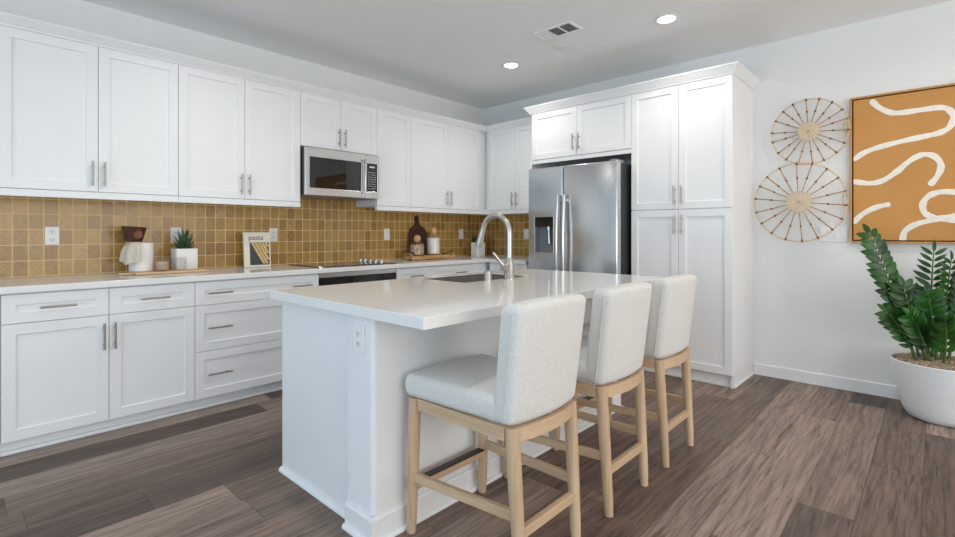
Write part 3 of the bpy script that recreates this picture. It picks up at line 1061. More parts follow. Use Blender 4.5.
vt = root('ceiling_vent', (3.205, 2.145, H), 'white rectangular ceiling air vent with three louvred sections', 'vent')
VX, VY = .095, .172          # half sizes: narrow in x, long in y
mb = MB()
for (x0, x1, y0, y1) in ((-VX, VX, -VY, -VY + .020), (-VX, VX, VY - .020, VY), (-VX, -VX + .020, -VY + .020, VY - .020), (VX - .020, VX, -VY + .020, VY - .020),
                         (-VX + .020, VX - .020, -.055, -.045), (-VX + .020, VX - .020, .045, .055)):
    mb.box(x0, x1, y0, y1, -.010, -.0006)
mb.build('frame', 'trim', vt, local=True, bevel=0.002)
MB().box(-VX + .015, VX - .015, -VY + .015, VY - .015, -.0018, -.0008).build('duct', 'grey', vt, local=True)
for n, (y0, y1) in enumerate(((-VY + .021, -.056), (-.044, .044), (.056, VY - .021))):
    mb = MB()
    for i in range(11):
        x = -VX + .026 + i * (2 * VX - .052) / 10
        tilt = .008 if n != 2 else -.008
        v4 = [mb.V(p) for p in ((x - tilt, y0, -.009), (x - tilt, y1, -.009), (x + tilt, y1, -.002), (x + tilt, y0, -.002))]
        v5 = [mb.V((p.co.x + .0012, p.co.y, p.co.z)) for p in v4]
        mb.F(v4)
        mb.F(v5)
        for k in range(4):
            mb.F([v4[k], v4[(k + 1) % 4], v5[(k + 1) % 4], v5[k]])
    mb.build('louvre', 'trim', vt, local=True)
spk = root('sprinkler_cap', (3.512, 2.302, H), 'small flat white sprinkler cap on the ceiling next to the vent', 'sprinkler')
MB().lathe([(0, -.006), (.042, -.006), (.044, -.003), (.042, -.0008)], (0, 0), 32).build('cover_plate', 'trim', spk, smooth=True, local=True)
MB().lathe([(.044, -.0006), (.052, -.0006), (.052, -.003), (.046, -.004)], (0, 0), 32).build('ring', 'trim', spk, smooth=True, local=True)

# ------------------------------------------------------------------ counter stools


def make_stool():
    o = root('counter_stool', (0, 0, 0), 'x', 'stool', 'counter stools along the island')
    yF, yR = .240, -.262
    # four legs, slightly splayed
    for sx in (-1, 1):
        for (xb, yb, xt, yt) in ((.208, yF + .010, .201, yF - .004), (.170, yR - .006, .177, yR + .026)):
            mb = MB()
            n = 8
            pts, rad = [], []
            for i in range(n + 1):
                k = i / n
                pts.append((sx * (xb + (xt - xb) * k), yb + (yt - yb) * k, .0006 + .536 * k))
                rad.append((.0195 + .005 * min(1, k * 1.6)) * (0.9 if i == 0 else 1))
            mb.tube(pts, rad, 14)
            lg = mb.build('leg', 'oak_v', o, smooth=True)
    # rails under the seat
    for sx in (-1, 1):
        mb = MB()
        A = [mb.V((sx * x, y, z)) for (x, y, z) in ((.212, yF - .03, .489), (.190, yF - .03, .489), (.190, yF - .03, .536), (.212, yF - .03, .536))]
        B = [mb.V((sx * x, y, z)) for (x, y, z) in ((.203, yR + .042, .491), (.181, yR + .042, .491), (.181, yR + .042, .536), (.203, yR + .042, .536))]
        mb.F(A)
        mb.F(B)
        for k in range(4):
            mb.F([A[k], A[(k + 1) % 4], B[(k + 1) % 4], B[k]])
        mb.build('seat_rail', 'oak_y', o, bevel=0.002)
    MB().box(-.180, .180, yF - .014, yF + .008, .489, .536, .002).build('seat_rail', 'oak_x', o)

    def rail_curve(x):
        return yR + .016 - .024 * (1 - (x / .17) ** 2)
    mb = MB()
    n = 12
    prev = None
    for i in range(n + 1):
        x = -.170 + .34 * i / n
        y = rail_curve(x)
        r4 = [mb.V((x, y - .011, .489)), mb.V((x, y + .011, .489)), mb.V((x, y + .011, .5375)), mb.V((x, y - .011, .5375))]
        if prev:
            for k in range(4):
                mb.F([prev[k], prev[(k + 1) % 4], r4[(k + 1) % 4], r4[k]])
        else:
            mb.F(r4)
        prev = r4
    mb.F(prev)
    mb.build('seat_rail', 'oak_x', o, smooth=True)
    # stretchers
    for sx in (-1, 1):
        mb = MB()
        A = [mb.V((sx * x, yF - .012, z)) for x, z in ((.216, .206), (.197, .206), (.197, .242), (.216, .242))]
        B = [mb.V((sx * x, yR + .024, z)) for x, z in ((.184, .224), (.165, .224), (.165, .260), (.184, .260))]
        mb.F(A)
        mb.F(B)
        for k in range(4):
            mb.F([A[k], A[(k + 1) % 4], B[(k + 1) % 4], B[k]])
        mb.build('stretcher', 'oak_y', o, bevel=0.002)
    MB().box(-.156, .156, yR - .009, yR + .012, .168, .204, .002).build('stretcher', 'oak_x', o)
    fr_ = MB().box(-.190, .190, yF - .010, yF + .012, .168, .2005, .002).build('stretcher', 'oak_x', o)
    ft = MB().box(-.188, .188, yF - .020, yF + .014, .2008, .207, .0015).build('foot_plate', 'bronze', fr_)
    ft['label'] = 'dark bronze foot plate'

    # seat cushion
    def seat_fn(x, y, z):
        k = (y + .24) / .52
        wx = .200 + .034 * max(0, min(1, k))
        x2 = x / .25 * wx
        dome = 0.014 * (1 - (x / .25) ** 2) * (1 - ((y - .03) / .28) ** 2) if z > 0 else 0
        return (x2, y, z + dome)
    MB().rbox(.25, .266, .046, .034, 6, seat_fn, (0, .012, .583)).build('seat', 'fabric', o, smooth=True, angle=60)
    # backrest: convex outer face, leaning back a little
    h = .420

    def back_fn(x, y, z):
        k = (z + h / 2) / h
        wx = .203 + .010 * k
        x2 = x / .22 * wx
        bow = .030 * (1 - (x / .22) ** 2)
        lean = -.050 * k
        top = -.012 * (x / .22) ** 2 * k
        return (x2, y - bow + lean, z + top)
    MB().rbox(.22, .046, h / 2, .030, 8, back_fn, (0, yR + .062, .5385 + h / 2)).build('backrest', 'fabric', o, smooth=True, angle=60)
    # piping seam along the back edges of the side panels
    for sx in (-1, 1):
        pts = []
        for i in range(15):
            z = -h / 2 + .02 + (h - .05) * i / 14
            p = back_fn(sx * .2205, -.022, z)
            pts.append((p[0] + sx * .0005, p[1] + yR + .062, p[2] + .5385 + h / 2))
        MB().tube(pts, .0022, 6).build('piping', 'fabric', o, smooth=True)
    return o


def copy_tree(o, parent=None):
    c = o.copy()
    COL.objects.link(c)
    c.parent = parent
    for ch in list(o.children):
        copy_tree(ch, c)
    return c


st0 = make_stool()
spots = [(1.453, 1.268, 'white fabric counter stool closest to the camera, at the outlet end of the island'),
         (2.050, 1.268, 'white fabric counter stool in the middle of the three at the island'),
         (2.640, 1.268, 'white fabric counter stool nearest the pantry, last of the row')]
for i, (x, y, lb) in enumerate(spots):
    s_ = st0 if i == 0 else copy_tree(st0)
    s_.location = (x, y, 0)
    s_['label'] = lb

# ------------------------------------------------------------------ wall art
AY1, AY0, AZ0, AZ1 = .468, -.760, 1.108, 2.180
art = root('framed_painting', (XW - .02, (AY0 + AY1) / 2, AZ0), 'large ochre abstract painting with cream winding lines in a slim wood frame', 'painting')
mb = MB()
FWd, FD = .013, .045
x0, x1 = XW - FD, XW - .0006
mb.box(x0, x1, AY0, AY1, AZ1 - FWd, AZ1).box(x0, x1, AY0, AY1, AZ0, AZ0 + FWd).box(x0, x1, AY0, AY0 + FWd, AZ0 + FWd, AZ1 - FWd).box(x0, x1, AY1 - FWd, AY1, AZ0 + FWd, AZ1 - FWd)
mb.build('frame', 'frame', art, bevel=0.001)
MB().box(XW - .012, XW - .006, AY0 + FWd, AY1 - FWd, AZ0 + FWd, AZ1 - FWd).build('backing', 'gap', art)
CG = FWd + .008
CXF = XW - FD + .006
cv = MB().box(CXF, XW - .0125, AY0 + CG, AY1 - CG, AZ0 + CG, AZ1 - CG, .002).build('canvas', 'canvas', art)


def catmull(P, n=8):
    out = []
    Q = [P[0]] + list(P) + [P[-1]]
    for i in range(1, len(Q) - 2):
        for k in range(n):
            t_ = k / n
            a, b2, c, d = (Vector(q) for q in Q[i - 1:i + 3])
            out.append(.5 * ((2 * b2) + (c - a) * t_ + (2 * a - 5 * b2 + 4 * c - d) * t_ ** 2 + (3 * b2 - a - 3 * c + d) * t_ ** 3))
    out.append(Vector(P[-1]))
    return out


STROKES = [[(0.346, 2.145), (0.299, 2.083), (0.234, 2.036), (0.171, 2.026), (0.066, 2.029), (-0.026, 2.027), (-0.067, 2.002), (-0.086, 1.949), (-0.067, 1.89), (-0.018, 1.858), (0.049, 1.845), (0.171, 1.826), (0.299, 1.798), (0.385, 1.767), (0.449, 1.717)],
           [(0.453, 1.563), (0.356, 1.542), (0.28, 1.556), (0.207, 1.61), (0.136, 1.681), (0.072, 1.718), (0.012, 1.705), (-0.023, 1.647), (-0.014, 1.58), (0.032, 1.504)],
           [(0.453, 1.25), (0.394, 1.318), (0.318, 1.365), (0.236, 1.386)],
           [(0.171, 1.119), (0.16, 1.19), (0.101, 1.241), (-0.001, 1.274), (-0.092, 1.297), (-0.162, 1.344)],
           [(-0.162, 1.344), (-0.185, 1.402), (-0.154, 1.441), (-0.092, 1.453), (-0.021, 1.457), (0.036, 1.433), (0.066, 1.379), (0.056, 1.319), (0.006, 1.285), (-0.092, 1.266), (-0.193, 1.255)],
           [(-0.223, 1.151), (-0.208, 1.216), (-0.253, 1.28), (-0.312, 1.3), (-0.384, 1.277)],
           [(-0.193, 1.587), (-0.253, 1.69), (-0.327, 1.756), (-0.384, 1.697), (-0.412, 1.568)],
           [(-0.162, 1.898), (-0.253, 1.906), (-0.341, 1.934), (-0.412, 2.006)]]


def stroke(P, wd, lift):
    Q = catmull(P)
    Q = [q for q in Q]
    mb = MB()
    rnd = random.Random(len(P))
    prev = None
    lim = lambda y, z: (max(AY0 + CG + .001, min(AY1 - CG - .001, y)), max(AZ0 + CG + .001, min(AZ1 - CG - .001, z)))
    n = len(Q)
    first = None
    for i, q in enumerate(Q):
        t_ = (Q[min(i + 1, n - 1)] - Q[max(i - 1, 0)]).normalized()
        nm = Vector((-t_.y, t_.x))
        ww = wd / 2 * (1 + .10 * math.sin(i * .55) + .05 * rnd.uniform(-1, 1))
        k = min(i, n - 1 - i)
        ww *= (0.45, 0.8)[k] if k < 2 else 1
        a, b2 = lim(*(q + nm * ww)), lim(*(q - nm * ww))
        r4 = [mb.V((CXF - .0003, a[0], a[1])), mb.V((CXF - .0018 - lift, a[0], a[1])), mb.V((CXF - .0018 - lift, b2[0], b2[1])), mb.V((CXF - .0003, b2[0], b2[1]))]
        if prev:
            for k in range(4):
                mb.F([prev[k], prev[(k + 1) % 4], r4[(k + 1) % 4], r4[k]])
        else:
            mb.F(r4)
        prev = r4
    mb.F(prev)
    return mb


for n, P in enumerate(STROKES):
    stroke(P, .036, .0006 * (n % 3)).build('brush_stroke', 'paint_line', cv)


# ------------------------------------------------------------------ woven wall discs


def disc(cy, cz, R, label, seed, off):
    o = root('woven_disc', (XW, cy, cz), label, 'wall decoration', 'woven spoked discs on the wall')
    def P(r, a, d=0.0):
        return (-(off + d), r * math.cos(a), r * math.sin(a))
    N = 18
    ring = [2 * PI * k / 72 for k in range(72)]
    MB().tube([P(R, a) for a in ring], .0046, 8, closed=True).build('rim', 'rattan', o, smooth=True, local=True)
    # fine thread net behind the spokes
    mb = MB()
    for k in range(36):
        a = 2 * PI * k / 36
        mb.tube([P(R * .26, a, .010), P(R * .66, a + .07, .006), P(R, a, 0)], .0009, 5, cap=False)
    for rr_ in (.48, .66, .84):
        mb.tube([P(R * rr_, a, .006) for a in ring[::2]], .0008, 5, closed=True)
    mb.build('thread_net', 'thread', o, smooth=True, local=True)
    # woven hub: spiral rope dome
    mb = MB()
    pts = []
    for k in range(150):
        a = k * .36
        r = R * .29 * k / 149
        pts.append(P(r, a, .012 + .004 * (1 - k / 149)))
    mb.tube(pts, .0042, 6)
    mb.build('hub', 'weave', o, smooth=True, local=True)
    mb = MB(lambda p: (-(off + .021) - p[2], p[0], p[1]))
    mb.sphere((0, 0, 0), .006, 12, .6)
    mb.build('hub_button', 'knot', o, smooth=True, local=True)
    for q in (-.05, .0, .06):
        a0 = PI + q
        pts = [(-off - .014 * math.sin(t_) + .002, (R - .012 + .018 * math.cos(t_)) * math.cos(a0) , (R - .012) * math.sin(a0) + .055 * math.sin(t_)) for t_ in [2 * PI * i / 28 for i in range(28)]]
        MB().tube(pts, .0022, 6, closed=True).build('rim_loop', 'rattan', o, smooth=True, local=True)
    MB().tube([(-.0006, 0, 0), (-off - .010, 0, 0)], .006, 8).build('standoff', 'spoke', o, smooth=True, local=True)
    rnd = random.Random(seed)
    for k in range(N):
        a = 2 * PI * (k + .3) / N + rnd.uniform(-.03, .03)
        s_ = MB().tube([P(R * .24, a, .012), P(R * .6, a, .007), P(R * .995, a, .001)], [.0030, .0036, .0042], 6).build('spoke', 'spoke', o, smooth=True, local=True)
        for q in (.62, .985):
            c = Vector(P(R * q, a, .006 if q < .9 else .001))
            t_ = Vector((0, math.cos(a), math.sin(a))) * (.009 if q < .9 else .013)
            MB().tube([c - t_, c - t_ * .4, c + t_ * .4, c + t_], [.003, .0078, .0078, .003], 8).build('bead', 'knot', s_, smooth=True, local=True)
    return o


disc(.722, 1.966, .252, 'upper and smaller of the two woven spoked wall discs', 1, .058)
disc(.783, 1.420, .306, 'lower and larger of the two woven spoked wall discs', 2, .086)

# ------------------------------------------------------------------ potted ZZ plant
px, py = 4.300, -.035
PR, PB, PH = .264, .176, .362
zz = root('potted_plant', (px, py, 0), 'large green leafy houseplant in a round white pot under the painting', 'plant')
prof = [(0, .001), (PB - .02, .001), (PB, .008)]
for i in range(1, 11):
    k = i / 10
    prof.append((PB + (PR - PB) * (k ** .62), .008 + (PH - .008) * k))
prof += [(PR - .006, PH + .004), (PR - .014, PH), (PR - .020, PH - .05), (0, PH - .05)]
MB().lathe(prof, (0, 0), 56).build('pot', 'pot', zz, smooth=True, local=True, angle=50)
rnd = random.Random(5)
prof = [(0, PH + .012)] + [((PR - .022) * i / 9, PH + .012 - .020 * (i / 9) ** 2) for i in range(1, 10)] + [(PR - .022, PH - .045)]
mb = MB()
mb.lathe(prof, (0, 0), 48)
for v_ in mb.bm.verts:
    if v_.co.z > PH - .02:
        v_.co.z += rnd.uniform(-.007, .007)
for i in range(420):
    a, r = rnd.uniform(0, 2 * PI), (PR - .03) * math.sqrt(rnd.random())
    z = PH + .014 - .020 * (r / PR) ** 2
    b2 = rnd.uniform(0, 2 * PI)
    L_ = rnd.uniform(.012, .03)
    mb.tube([(r * math.cos(a) - L_ * math.cos(b2), r * math.sin(a) - L_ * math.sin(b2), z + rnd.uniform(-.004, .004)), (r * math.cos(a), r * math.sin(a), z + .006),
             (r * math.cos(a) + L_ * math.cos(b2), r * math.sin(a) + L_ * math.sin(b2), z + rnd.uniform(-.004, .004))], .0022, 4)
so = mb.build('mulch', 'mulch', zz, local=True)
so['kind'] = 'stuff'


def leaflet(mb, base, d, up, L, W):
    """pointed oval leaflet with a folded midrib and thickness"""
    d = d.normalized()
    side = d.cross(up).normalized()
    nrm = side.cross(d).normalized()
    n = 7
    top = []
    for i in range(n + 1):
        k = i / n
        wdt = W * (math.sin(PI * min(1, k * .96 + .04)) ** .75) * (1 - .25 * k) if 0 < i < n else W * .04
        c = base + d * (L * k) + nrm * (-.20 * L * k * k)
        top.append([c - side * wdt + nrm * wdt * .25, c, c + side * wdt + nrm * wdt * .25])
    vt_ = [[mb.bm.verts.new(p + nrm * .0009) for p in r] for r in top]
    vb = [[mb.bm.verts.new(p - nrm * .0009) for p in r] for r in top]
    for i in range(n):
        for j in range(2):
            mb.F([vt_[i][j], vt_[i][j + 1], vt_[i + 1][j + 1], vt_[i + 1][j]])
            mb.F([vb[i][j], vb[i + 1][j], vb[i + 1][j + 1], vb[i][j + 1]])
        mb.F([vt_[i][0], vt_[i + 1][0], vb[i + 1][0], vb[i][0]])
        mb.F([vt_[i][2], vb[i][2], vb[i + 1][2], vt_[i + 1][2]])
    mb.F([vt_[0][0], vb[0][0], vb[0][1], vt_[0][1]])
    mb.F([vt_[0][1], vb[0][1], vb[0][2], vt_[0][2]])


def frond(b0, tip, sag, nl, L, W, face, seed):
    """stem from b0 to tip (offsets from the pot base), bowed by sag; leaflets in two ranks"""
    rnd = random.Random(seed)
    A, B = Vector(b0), Vector(tip)
    C = (A + B) / 2 + Vector(sag)
    pts = [(1 - k) ** 2 * A + 2 * k * (1 - k) * C + k * k * B for k in [i / 16 for i in range(17)]]
    rad = [.0085 - .006 * i / 16 for i in range(17)]
    mb = MB()
    mb.mi = 0
    mb.tube(pts, rad, 8)
    mb.mi = 1
    for i in range(nl):
        k = .22 + .75 * i / (nl - 1)
        j = k * 16
        a, f = int(min(15, j)), j - int(min(15, j))
        p = pts[a].lerp(pts[a + 1], f)
        t_ = (pts[min(16, a + 2)] - pts[max(0, a - 1)]).normalized()
        fc_ = Vector(face)
        side = t_.cross(fc_).normalized()
        nrm = side.cross(t_).normalized()
        if nrm.dot(fc_) < 0:
            nrm = -nrm
        sz = (.72 + .42 * math.sin(PI * min(1, (k - .15) * 1.05))) * rnd.uniform(.9, 1.1)
        for sg in (-1, 1):
            d = side * sg * .86 + t_ * rnd.uniform(.50, .72) + nrm * rnd.uniform(-.05, .22)
            leaflet(mb, p + side * sg * .004, d, nrm, L * sz, W * sz)
    d = (pts[-1] - pts[-2]).normalized()
    leaflet(mb, pts[-1], d, Vector(face), L * .9, W * .8)
    return mb


FR = [  # base, tip, sag, leaflets, L, W, facing
    ((-.09, .13, PH), (-.15, .360, 1.175), (-.01, -.01, .05), 15, .086, .027, (-.80, -.45, .35)),
    ((-.10, .12, PH), (-.18, .265, .670), (-.02, .01, .08), 8, .080, .022, (-.8, -.2, .6)),
    ((-.02, .13, PH), (-.10, .275, .815), (.0, .02, .10), 8, .075, .013, (-.3, -.2, .9)),
    ((.03, .05, PH), (.02, .045, 1.060), (.01, .02, .03), 13, .088, .015, (-.35, -.1, .95)),
    ((-.03, .01, PH), (-.03, -.035, 1.010), (-.01, .01, .03), 12, .070, .015, (-.6, -.7, .4)),
    ((-.10, .06, PH), (-.21, .150, .660), (-.02, .01, .09), 8, .085, .025, (-.7, -.1, .7)),
    ((-.11, .00, PH), (-.23, -.01, .640), (-.02, -.01, .09), 7, .085, .025, (-.7, -.2, .7)),
    ((-.07, .08, PH), (-.14, .190, .840), (-.02, .01, .04), 11, .085, .025, (-.85, -.3, .4)),
    ((-.06, .03, PH), (-.12, .070, .800), (-.02, .0, .05), 10, .085, .025, (-.9, -.1, .4)),
    ((-.02, -.06, PH), (-.06, -.120, .930), (-.01, -.01, .05), 11, .085, .023, (-.85, -.2, .4)),
    ((.03, -.09, PH), (.02, -.310, 1.070), (.0, -.05, .08), 13, .090, .022, (-.8, .1, .5)),
    ((-.05, -.11, PH), (-.16, -.310, .820), (-.02, -.02, .09), 9, .085, .023, (-.8, .1, .6)),
    ((.05, .06, PH), (.08, .120, .780), (.01, .02, .06), 9, .080, .020, (-.6, -.2, .7)),
    ((.00, .11, PH), (-.02, .185, .720), (.0, .02, .04), 9, .080, .023, (-.9, -.2, .4)),
    ((.04, -.02, PH), (.10, -.100, .900), (.01, -.02, .06), 10, .085, .019, (-.6, .1, .8)),
]
for i, f in enumerate(FR):
    frond(*f, seed=20 + i).build('frond', ['stem', 'leaf'], zz, smooth=True, local=True, angle=60)

# ------------------------------------------------------------------ things on the left worktop
CZ = CT1
tr = root('serving_board', (1.055, 3.955, CZ), 'long pale wood serving board under the crock and succulent', 'board')
mb = MB()
mb.rbox(.222, .105, .008, .0075, 6, None, (0, 0, .0088), 3)
mb.build('board', 'tray', tr, smooth=True, local=True, angle=50)
mb = MB()
mb.rbox(.045, .022, .0065, .006, 3, None, (-.255, -.02, .0088), 3)
mb.build('handle', 'tray', tr, smooth=True, local=True, angle=50)
TZ = CZ + .0172
cr = root('crock', (.897, 4.000, TZ), 'white ceramic crock draped with a linen napkin', 'crock')
CR, CH = .071, .196
MB().lathe([(0, .0005), (CR - .006, .0005), (CR, .006), (CR, CH - .004), (CR - .003, CH), (CR - .008, CH), (CR - .010, CH - .006), (CR - .010, .012), (0, .012)], (0, 0), 40).build('wall', 'ceramic', cr, smooth=True, local=True, angle=40)

# napkin draped over the rim, hanging on the side away from the planter
mb = MB()
NS, NT = 22, 14
gr_ = []
for j in range(NT + 1):
    rowv = []
    tt = (j / NT - .5)
    for i in range(NS + 1):
        q = i / NS
        fold = .5 + .5 * math.sin(tt * 15 + 1.2)
        ang = math.radians(212) + tt * 1.55
        if q < .22:
            r = CR - .030 + (.035) * (q / .22)
            z = CH + .0030 + .004 * fold * q
        else:
            k = (q - .22) / .78
            r = CR + .005 + .012 * math.sin(min(1, k * 3) * PI / 2) + .022 * k + .013 * fold * min(1, k * 2)
            z = CH + .0035 - (.150 - .028 * abs(tt) * 2 + .012 * tt) * k
        rowv.append(mb.V((r * math.cos(ang), r * math.sin(ang), z)))
    gr_.append(rowv)
for j in range(NT):
    for i in range(NS):
        mb.F([gr_[j][i], gr_[j][i + 1], gr_[j + 1][i + 1], gr_[j + 1][i]])
nk = mb.build('napkin', 'linen', None, smooth=True)
nk.location = (.897, 4.000, TZ)
so = nk.modifiers.new('thick', 'SOLIDIFY')
so.thickness = .002
so.offset = 1
tag(nk, 'beige linen napkin hanging over the rim of the white crock', 'napkin')
# dark wood bowl on the crock
bw = root('wooden_bowl', (.850, 4.000, TZ + CH + .0100), 'dark walnut bowl resting on top of the white crock', 'bowl', None, (math.radians(4), math.radians(3), 0))
MB().lathe([(0, 0), (.050, 0), (.055, .010), (.072, .094), (.073, .098), (.069, .098), (.048, .016), (0, .012)], (0, 0), 36).build('bowl', 'walnut', bw, smooth=True, local=True, angle=50)
mb = MB()
mb.lathe([(0, 0), (.026, 0), (.027, .0008), (.0, .0012)], (0, 0), 24)
for v_ in mb.bm.verts:
    x, y, z = v_.co
    v_.co = Vector((x + .012, -.0655 - z - .20 * (y), y + .052))
mb.build('heartwood_patch', 'walnut_in', bw, smooth=True, local=True)


def tumbler(x, y, label, fill):
    o = root('glass_tumbler', (x, y, TZ), label, 'glass', 'tumblers on the serving board')
    R_, Hh = .044, .092
    n = 48
    fn = lambda a: 1 + .018 * math.cos(a * 24)
    MB().lathe([(0, .0005), (R_ - .004, .0005), (R_ - .001, .004), (R_, Hh - .002), (R_ - .0014, Hh), (R_ - .003, Hh - .002), (R_ - .004, .010), (0, .009)], (0, 0), 96, fn).build('vessel', 'glass', o, smooth=True, local=True, angle=60)
    if fill:
        MB().lathe([(0, .0105), (R_ - .0065, .0105), (R_ - .0060, .066), (0, .066)], (0, 0), 32).build('candle', 'amber', o, smooth=True, local=True)
    return o


tumbler(1.004, 3.920, 'ribbed glass tumbler with a tan candle, beside the white crock', True)
tumbler(1.100, 3.895, 'empty clear glass tumbler in front of the succulent planter', False)
# succulent in a ribbed white planter
sp_ = root('potted_succulent', (1.168, 4.018, TZ), 'spiky green succulent in a square ribbed white planter', 'plant')
mb = MB()


def sq_fn(half, n):
    def fn(a):
        c, s = abs(math.cos(a)), abs(math.sin(a))
        return half / ((c ** n + s ** n) ** (1 / n)) * 1.0
    return fn


f_ = sq_fn(1.0, 9)
rib = lambda a: f_(a) * (1 + .010 * math.cos(a * 40))
mb.lathe([(0, .0005), (.068, .0005), (.071, .004), (.0735, .148), (.072, .150), (.068, .150), (.067, .130), (0, .130)], (0, 0), 160, rib)
mb.build('planter', 'ceramic', sp_, smooth=True, local=True, angle=40)
MB().lathe([(0, .139), (.05, .137), (.0655, .1305)], (0, 0), 40, f_).build('soil', 'mulch', sp_, smooth=True, local=True)
mb = MB()
rnd = random.Random(11)
for i in range(22):
    a = i * 2.399
    el = math.radians(14 + 70 * (i / 22))
    L_ = .080 + .030 * (i / 22)
    pts, rad = [], []
    z0_ = .137 + .060 * (i / 22)
    for k in range(8):
        q = k / 7
        r = .006 + L_ * q * math.cos(el) * (1 - .1 * q)
        pts.append((r * math.cos(a), r * math.sin(a), z0_ + L_ * q * math.sin(el) + .03 * q * q * math.cos(el)))
        rad.append(max(.0008, .0125 * (1 - q ** 1.5)))
    mb.tube(pts, rad, 7)
mb.build('leaves', 'aloe', sp_, smooth=True, local=True)

# cookbook standing against the tile
BW, BH, BT = .213, .284, .016
bk = root('cookbook', (1.716, 4.050, CZ + .002), 'cream pasta cookbook standing upright against the tile', 'book', None, (math.radians(-5.5), 0, 0))
mb = MB()
mb.box(-BW / 2, BW / 2, -.0022, 0, 0, BH, .0008).box(-BW / 2, BW / 2, BT, BT + .0022, 0, BH, .0008).box(-BW / 2, -BW / 2 + .0022, 0.0001, BT - .0001, 0, BH)
mb.build('cover', 'book', bk, local=True)
MB().box(-BW / 2 + .0024, BW / 2 - .003, .0003, BT - .0003, .003, BH - .003).build('pages', 'page', bk, local=True)
IX0_, IX1_, IZ0_, IZ1_ = -.062, .096, .016, .200
pic = MB().box(IX0_, IX1_, -.0028, -.0024, IZ0_, IZ1_).build('cover_picture', 'slate', bk, local=True)
# ropes of pasta across the picture
Tn = Vector((math.cos(math.radians(-62)), math.sin(math.radians(-62))))
for k in range(7):
    mb = MB()
    c0 = Vector((IX0_ + .014 + .027 * k, IZ1_ + .012))
    seg_ = []
    for i in range(22):
        q = c0 + Tn * (i * .0120)
        if IX0_ + .005 < q.x < IX1_ - .010 and IZ0_ + .006 < q.y < IZ1_ - .006:
            seg_.append(q)
    for q in seg_:
        n_ = Vector((-Tn.y, Tn.x))
        d1 = (n_ * .0095 + Tn * .004)
        mb.tube([(q.x - d1.x, -.0034, q.y - d1.y), (q.x, -.0042, q.y), (q.x + d1.x * .9, -.0034, q.y + d1.y * .9)], [.0055, .0085, .0055], 6)
    if seg_:
        mb.build('pasta_strand', 'dough', pic, smooth=True, local=True)
tc = bpy.data.curves.new('title_text', 'FONT')
tc.body = 'pasta'
tc.size = .058
tc.extrude = .0003
tc.align_x = 'LEFT'
to = bpy.data.objects.new('title_tmp', tc)
COL.objects.link(to)
bpy.context.view_layer.update()
me = bpy.data.meshes.new_from_object(to.evaluated_get(bpy.context.evaluated_depsgraph_get()))
bpy.data.objects.remove(to)
tt = bpy.data.objects.new('title', me)
COL.objects.link(tt)
me.materials.clear()
me.materials.append(M['ink'])
tt.parent = bk
tt.location = (-.070, -.0028, .222)
tt.rotation_euler = (PI / 2, 0, 0)

# ------------------------------------------------------------------ things near the cooktop and corner
bt = root('burl_tray', (3.490, 3.945, CZ), 'rough-edged burl wood tray right of the cooktop', 'tray')
rnd = random.Random(4)


def burl(x, y, z):
    a = 1 + .05 * math.sin(x * 70 + 1) + .05 * math.sin(x * 41) + .03 * math.sin(y * 90)
    return (x * (1 + .02 * math.sin(y * 60)), y * a, z + .003 * math.sin(x * 90) * math.sin(y * 70))


MB().rbox(.300, .085, .019, .010, 16, burl, (0, 0, .0240)).build('slab', 'burl', bt, smooth=True, local=True, angle=60)
for sx in (-1, 1):
    MB().tube([(sx * .283, -.055, .047), (sx * .300, -.05, .062), (sx * .305, 0, .068), (sx * .300, .05, .062), (sx * .283, .055, .047)], .008, 8).build('handle', 'burl', bt, smooth=True, local=True)
BZ = CZ + .0470


def jar(x, y, R_, Hh, label, mat, fill):
    o = root('storage_jar', (x, y, BZ), label, 'jar', 'ball-stoppered jars on the burl tray')
    nk_ = R_ * .62
    MB().lathe([(0, .0005), (R_ - .004, .0005), (R_, .006), (R_, Hh * .72), (R_ * .93, Hh * .84), (nk_, Hh * .95), (nk_, Hh), (nk_ - .004, Hh), (nk_ - .004, Hh * .945),
                (R_ * .93 - .005, Hh * .82), (R_ - .004, Hh * .71), (R_ - .004, .010), (0, .009)], (0, 0), 40).build('glass_body', 'glass', o, smooth=True, local=True, angle=60)
    MB().lathe([(0, .0098), (R_ - .0055, .0105), (R_ - .0055, fill * .97), (R_ * .5, fill), (0, fill + .002)], (0, 0), 36).build('contents', mat, o, smooth=True, local=True)
    MB().sphere((0, 0, Hh + .031), .038, 24).build('ball_stopper', 'bead', o, smooth=True, local=True)
    return o


jar(3.300, 3.930, .074, .142, 'short glass jar of oat mix with a wooden ball stopper', 'granola', .112)
jar(3.552, 3.960, .074, .222, 'tall glass jar of white flour with a wooden ball stopper', 'flour', .180)
# dark scoop and spoon lying on the tray
sc0 = root('wooden_scoop', (3.212, 3.915, BZ + .0006), 'dark wooden scoop at the cooktop end of the burl tray', 'scoop')
MB().lathe([(0, 0), (.018, .001), (.026, .018), (.028, .034), (.025, .034), (.020, .012), (0, .006)], (0, 0), 20).build('cup', 'walnut', sc0, smooth=True, local=True)
MB().tube([(-.024, 0, .026), (-.06, -.006, .032), (-.10, -.010, .034)], [.006, .005, .007], 8).build('handle', 'walnut', sc0, smooth=True, local=True)
sp0 = root('wooden_spoon', (3.735, 3.905, BZ + .001), 'dark wooden spoon lying propped at the corner end of the burl tray', 'spoon')
MB().tube([(-.05, 0, .007), (.0, .005, .020), (.06, .012, .042)], [.005, .0048, .006], 8).build('handle', 'walnut', sp0, smooth=True, local=True)
MB().rbox(.026, .018, .006, .005, 4, None, (-.073, -.004, .0068)).build('spoon_bowl', 'walnut', sp0, smooth=True, local=True)

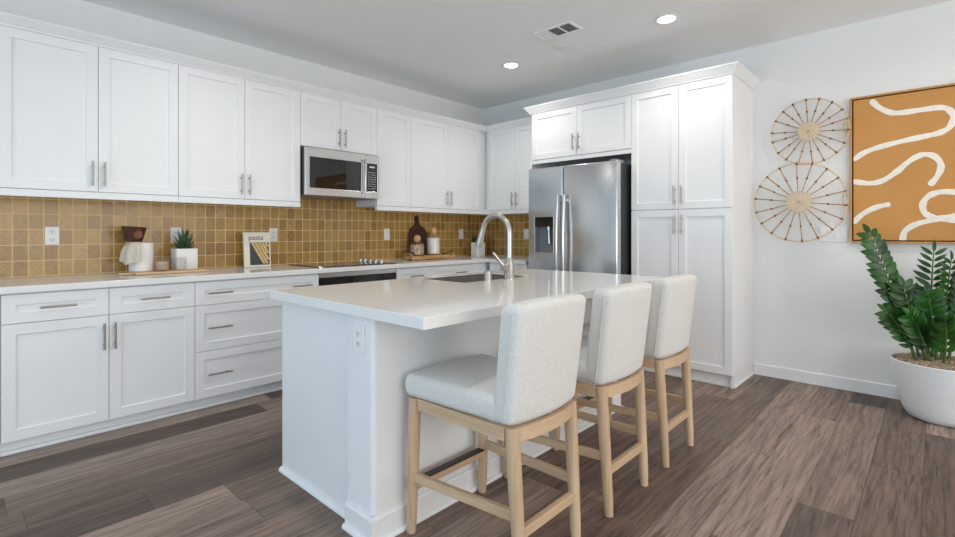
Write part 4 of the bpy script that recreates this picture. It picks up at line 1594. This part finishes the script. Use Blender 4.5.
# cutting board leaning on the tile
cb = root('cutting_board', (3.505, 4.112, CZ + .001), 'dark arched wooden cutting board leaning on the tile behind the jars', 'cutting board', None, (math.radians(-8.5), 0, 0))
W2 = .130


def board_outline(k, inset=0.0):
    pts = [(-W2 + inset, 0.0 + inset), (W2 - inset, 0.0 + inset), (W2 - inset, .235)]
    for i in range(1, 9):
        a = PI / 2 * i / 9
        pts.append((.030 + (W2 - inset - .030) * math.cos(a), .235 + (.125 - inset) * math.sin(a)))
    if k:
        for i in range(13):
            a = -PI * .30 + (PI * 1.6) * i / 12
            pts.append((.030 * math.cos(a), .430 + .048 * math.sin(a)))
    for i in range(8, 0, -1):
        a = PI / 2 * i / 9
        pts.append((-(.030 + (W2 - inset - .030) * math.cos(a)), .235 + (.125 - inset) * math.sin(a)))
    pts.append((-W2 + inset, .235))
    return pts


mb = MB()
mb.prism(board_outline(True), 0, .016)
cbo = mb.build('board', 'walnut', cb, local=True, bevel=0.003)
mb = MB()
ol = board_outline(False, .026)
mb.tube([(x, -.0005, z) for x, z in ol[1:]] + [(ol[0][0], -.0005, ol[0][1])], .0022, 6)
mb.build('groove', 'walnut_in', cbo, smooth=True, local=True)
mb = MB()
mb.tube([(.013 * math.cos(a), -.001, .436 + .022 * math.sin(a)) for a in [2 * PI * i / 20 for i in range(20)]], .003, 6, closed=True)
mb.build('hanging_ring', 'bronze', cbo, smooth=True, local=True)

# white cube planter
cu = root('cube_planter', (4.285, 3.985, CZ), 'small white cube planter with green moss in the worktop corner', 'planter')
mb = MB()
f9 = sq_fn(1.0, 12)
mb.lathe([(0, .0006), (.060, .0006), (.062, .003), (.063, .018), (.061, .020), (.063, .022), (.063, .163), (.062, .165), (.056, .165), (.055, .150), (0, .150)], (0, 0), 96, f9)
mb.build('planter', 'ceramic', cu, smooth=True, local=True, angle=40)
mb = MB()
rnd = random.Random(9)
for i in range(90):
    a = rnd.uniform(0, 2 * PI)
    r = .052 * math.sqrt(rnd.random())
    h_ = .055 + .04 * (1 - r / .052)
    mb.tube([(r * math.cos(a), r * math.sin(a), .151), (r * math.cos(a) * 1.15, r * math.sin(a) * 1.15, .158 + h_ * .6), (r * math.cos(a) * 1.55, r * math.sin(a) * 1.55, .158 + h_)], [.007, .012, .003], 5)
mb.build('moss', 'moss', cu, smooth=True, local=True)
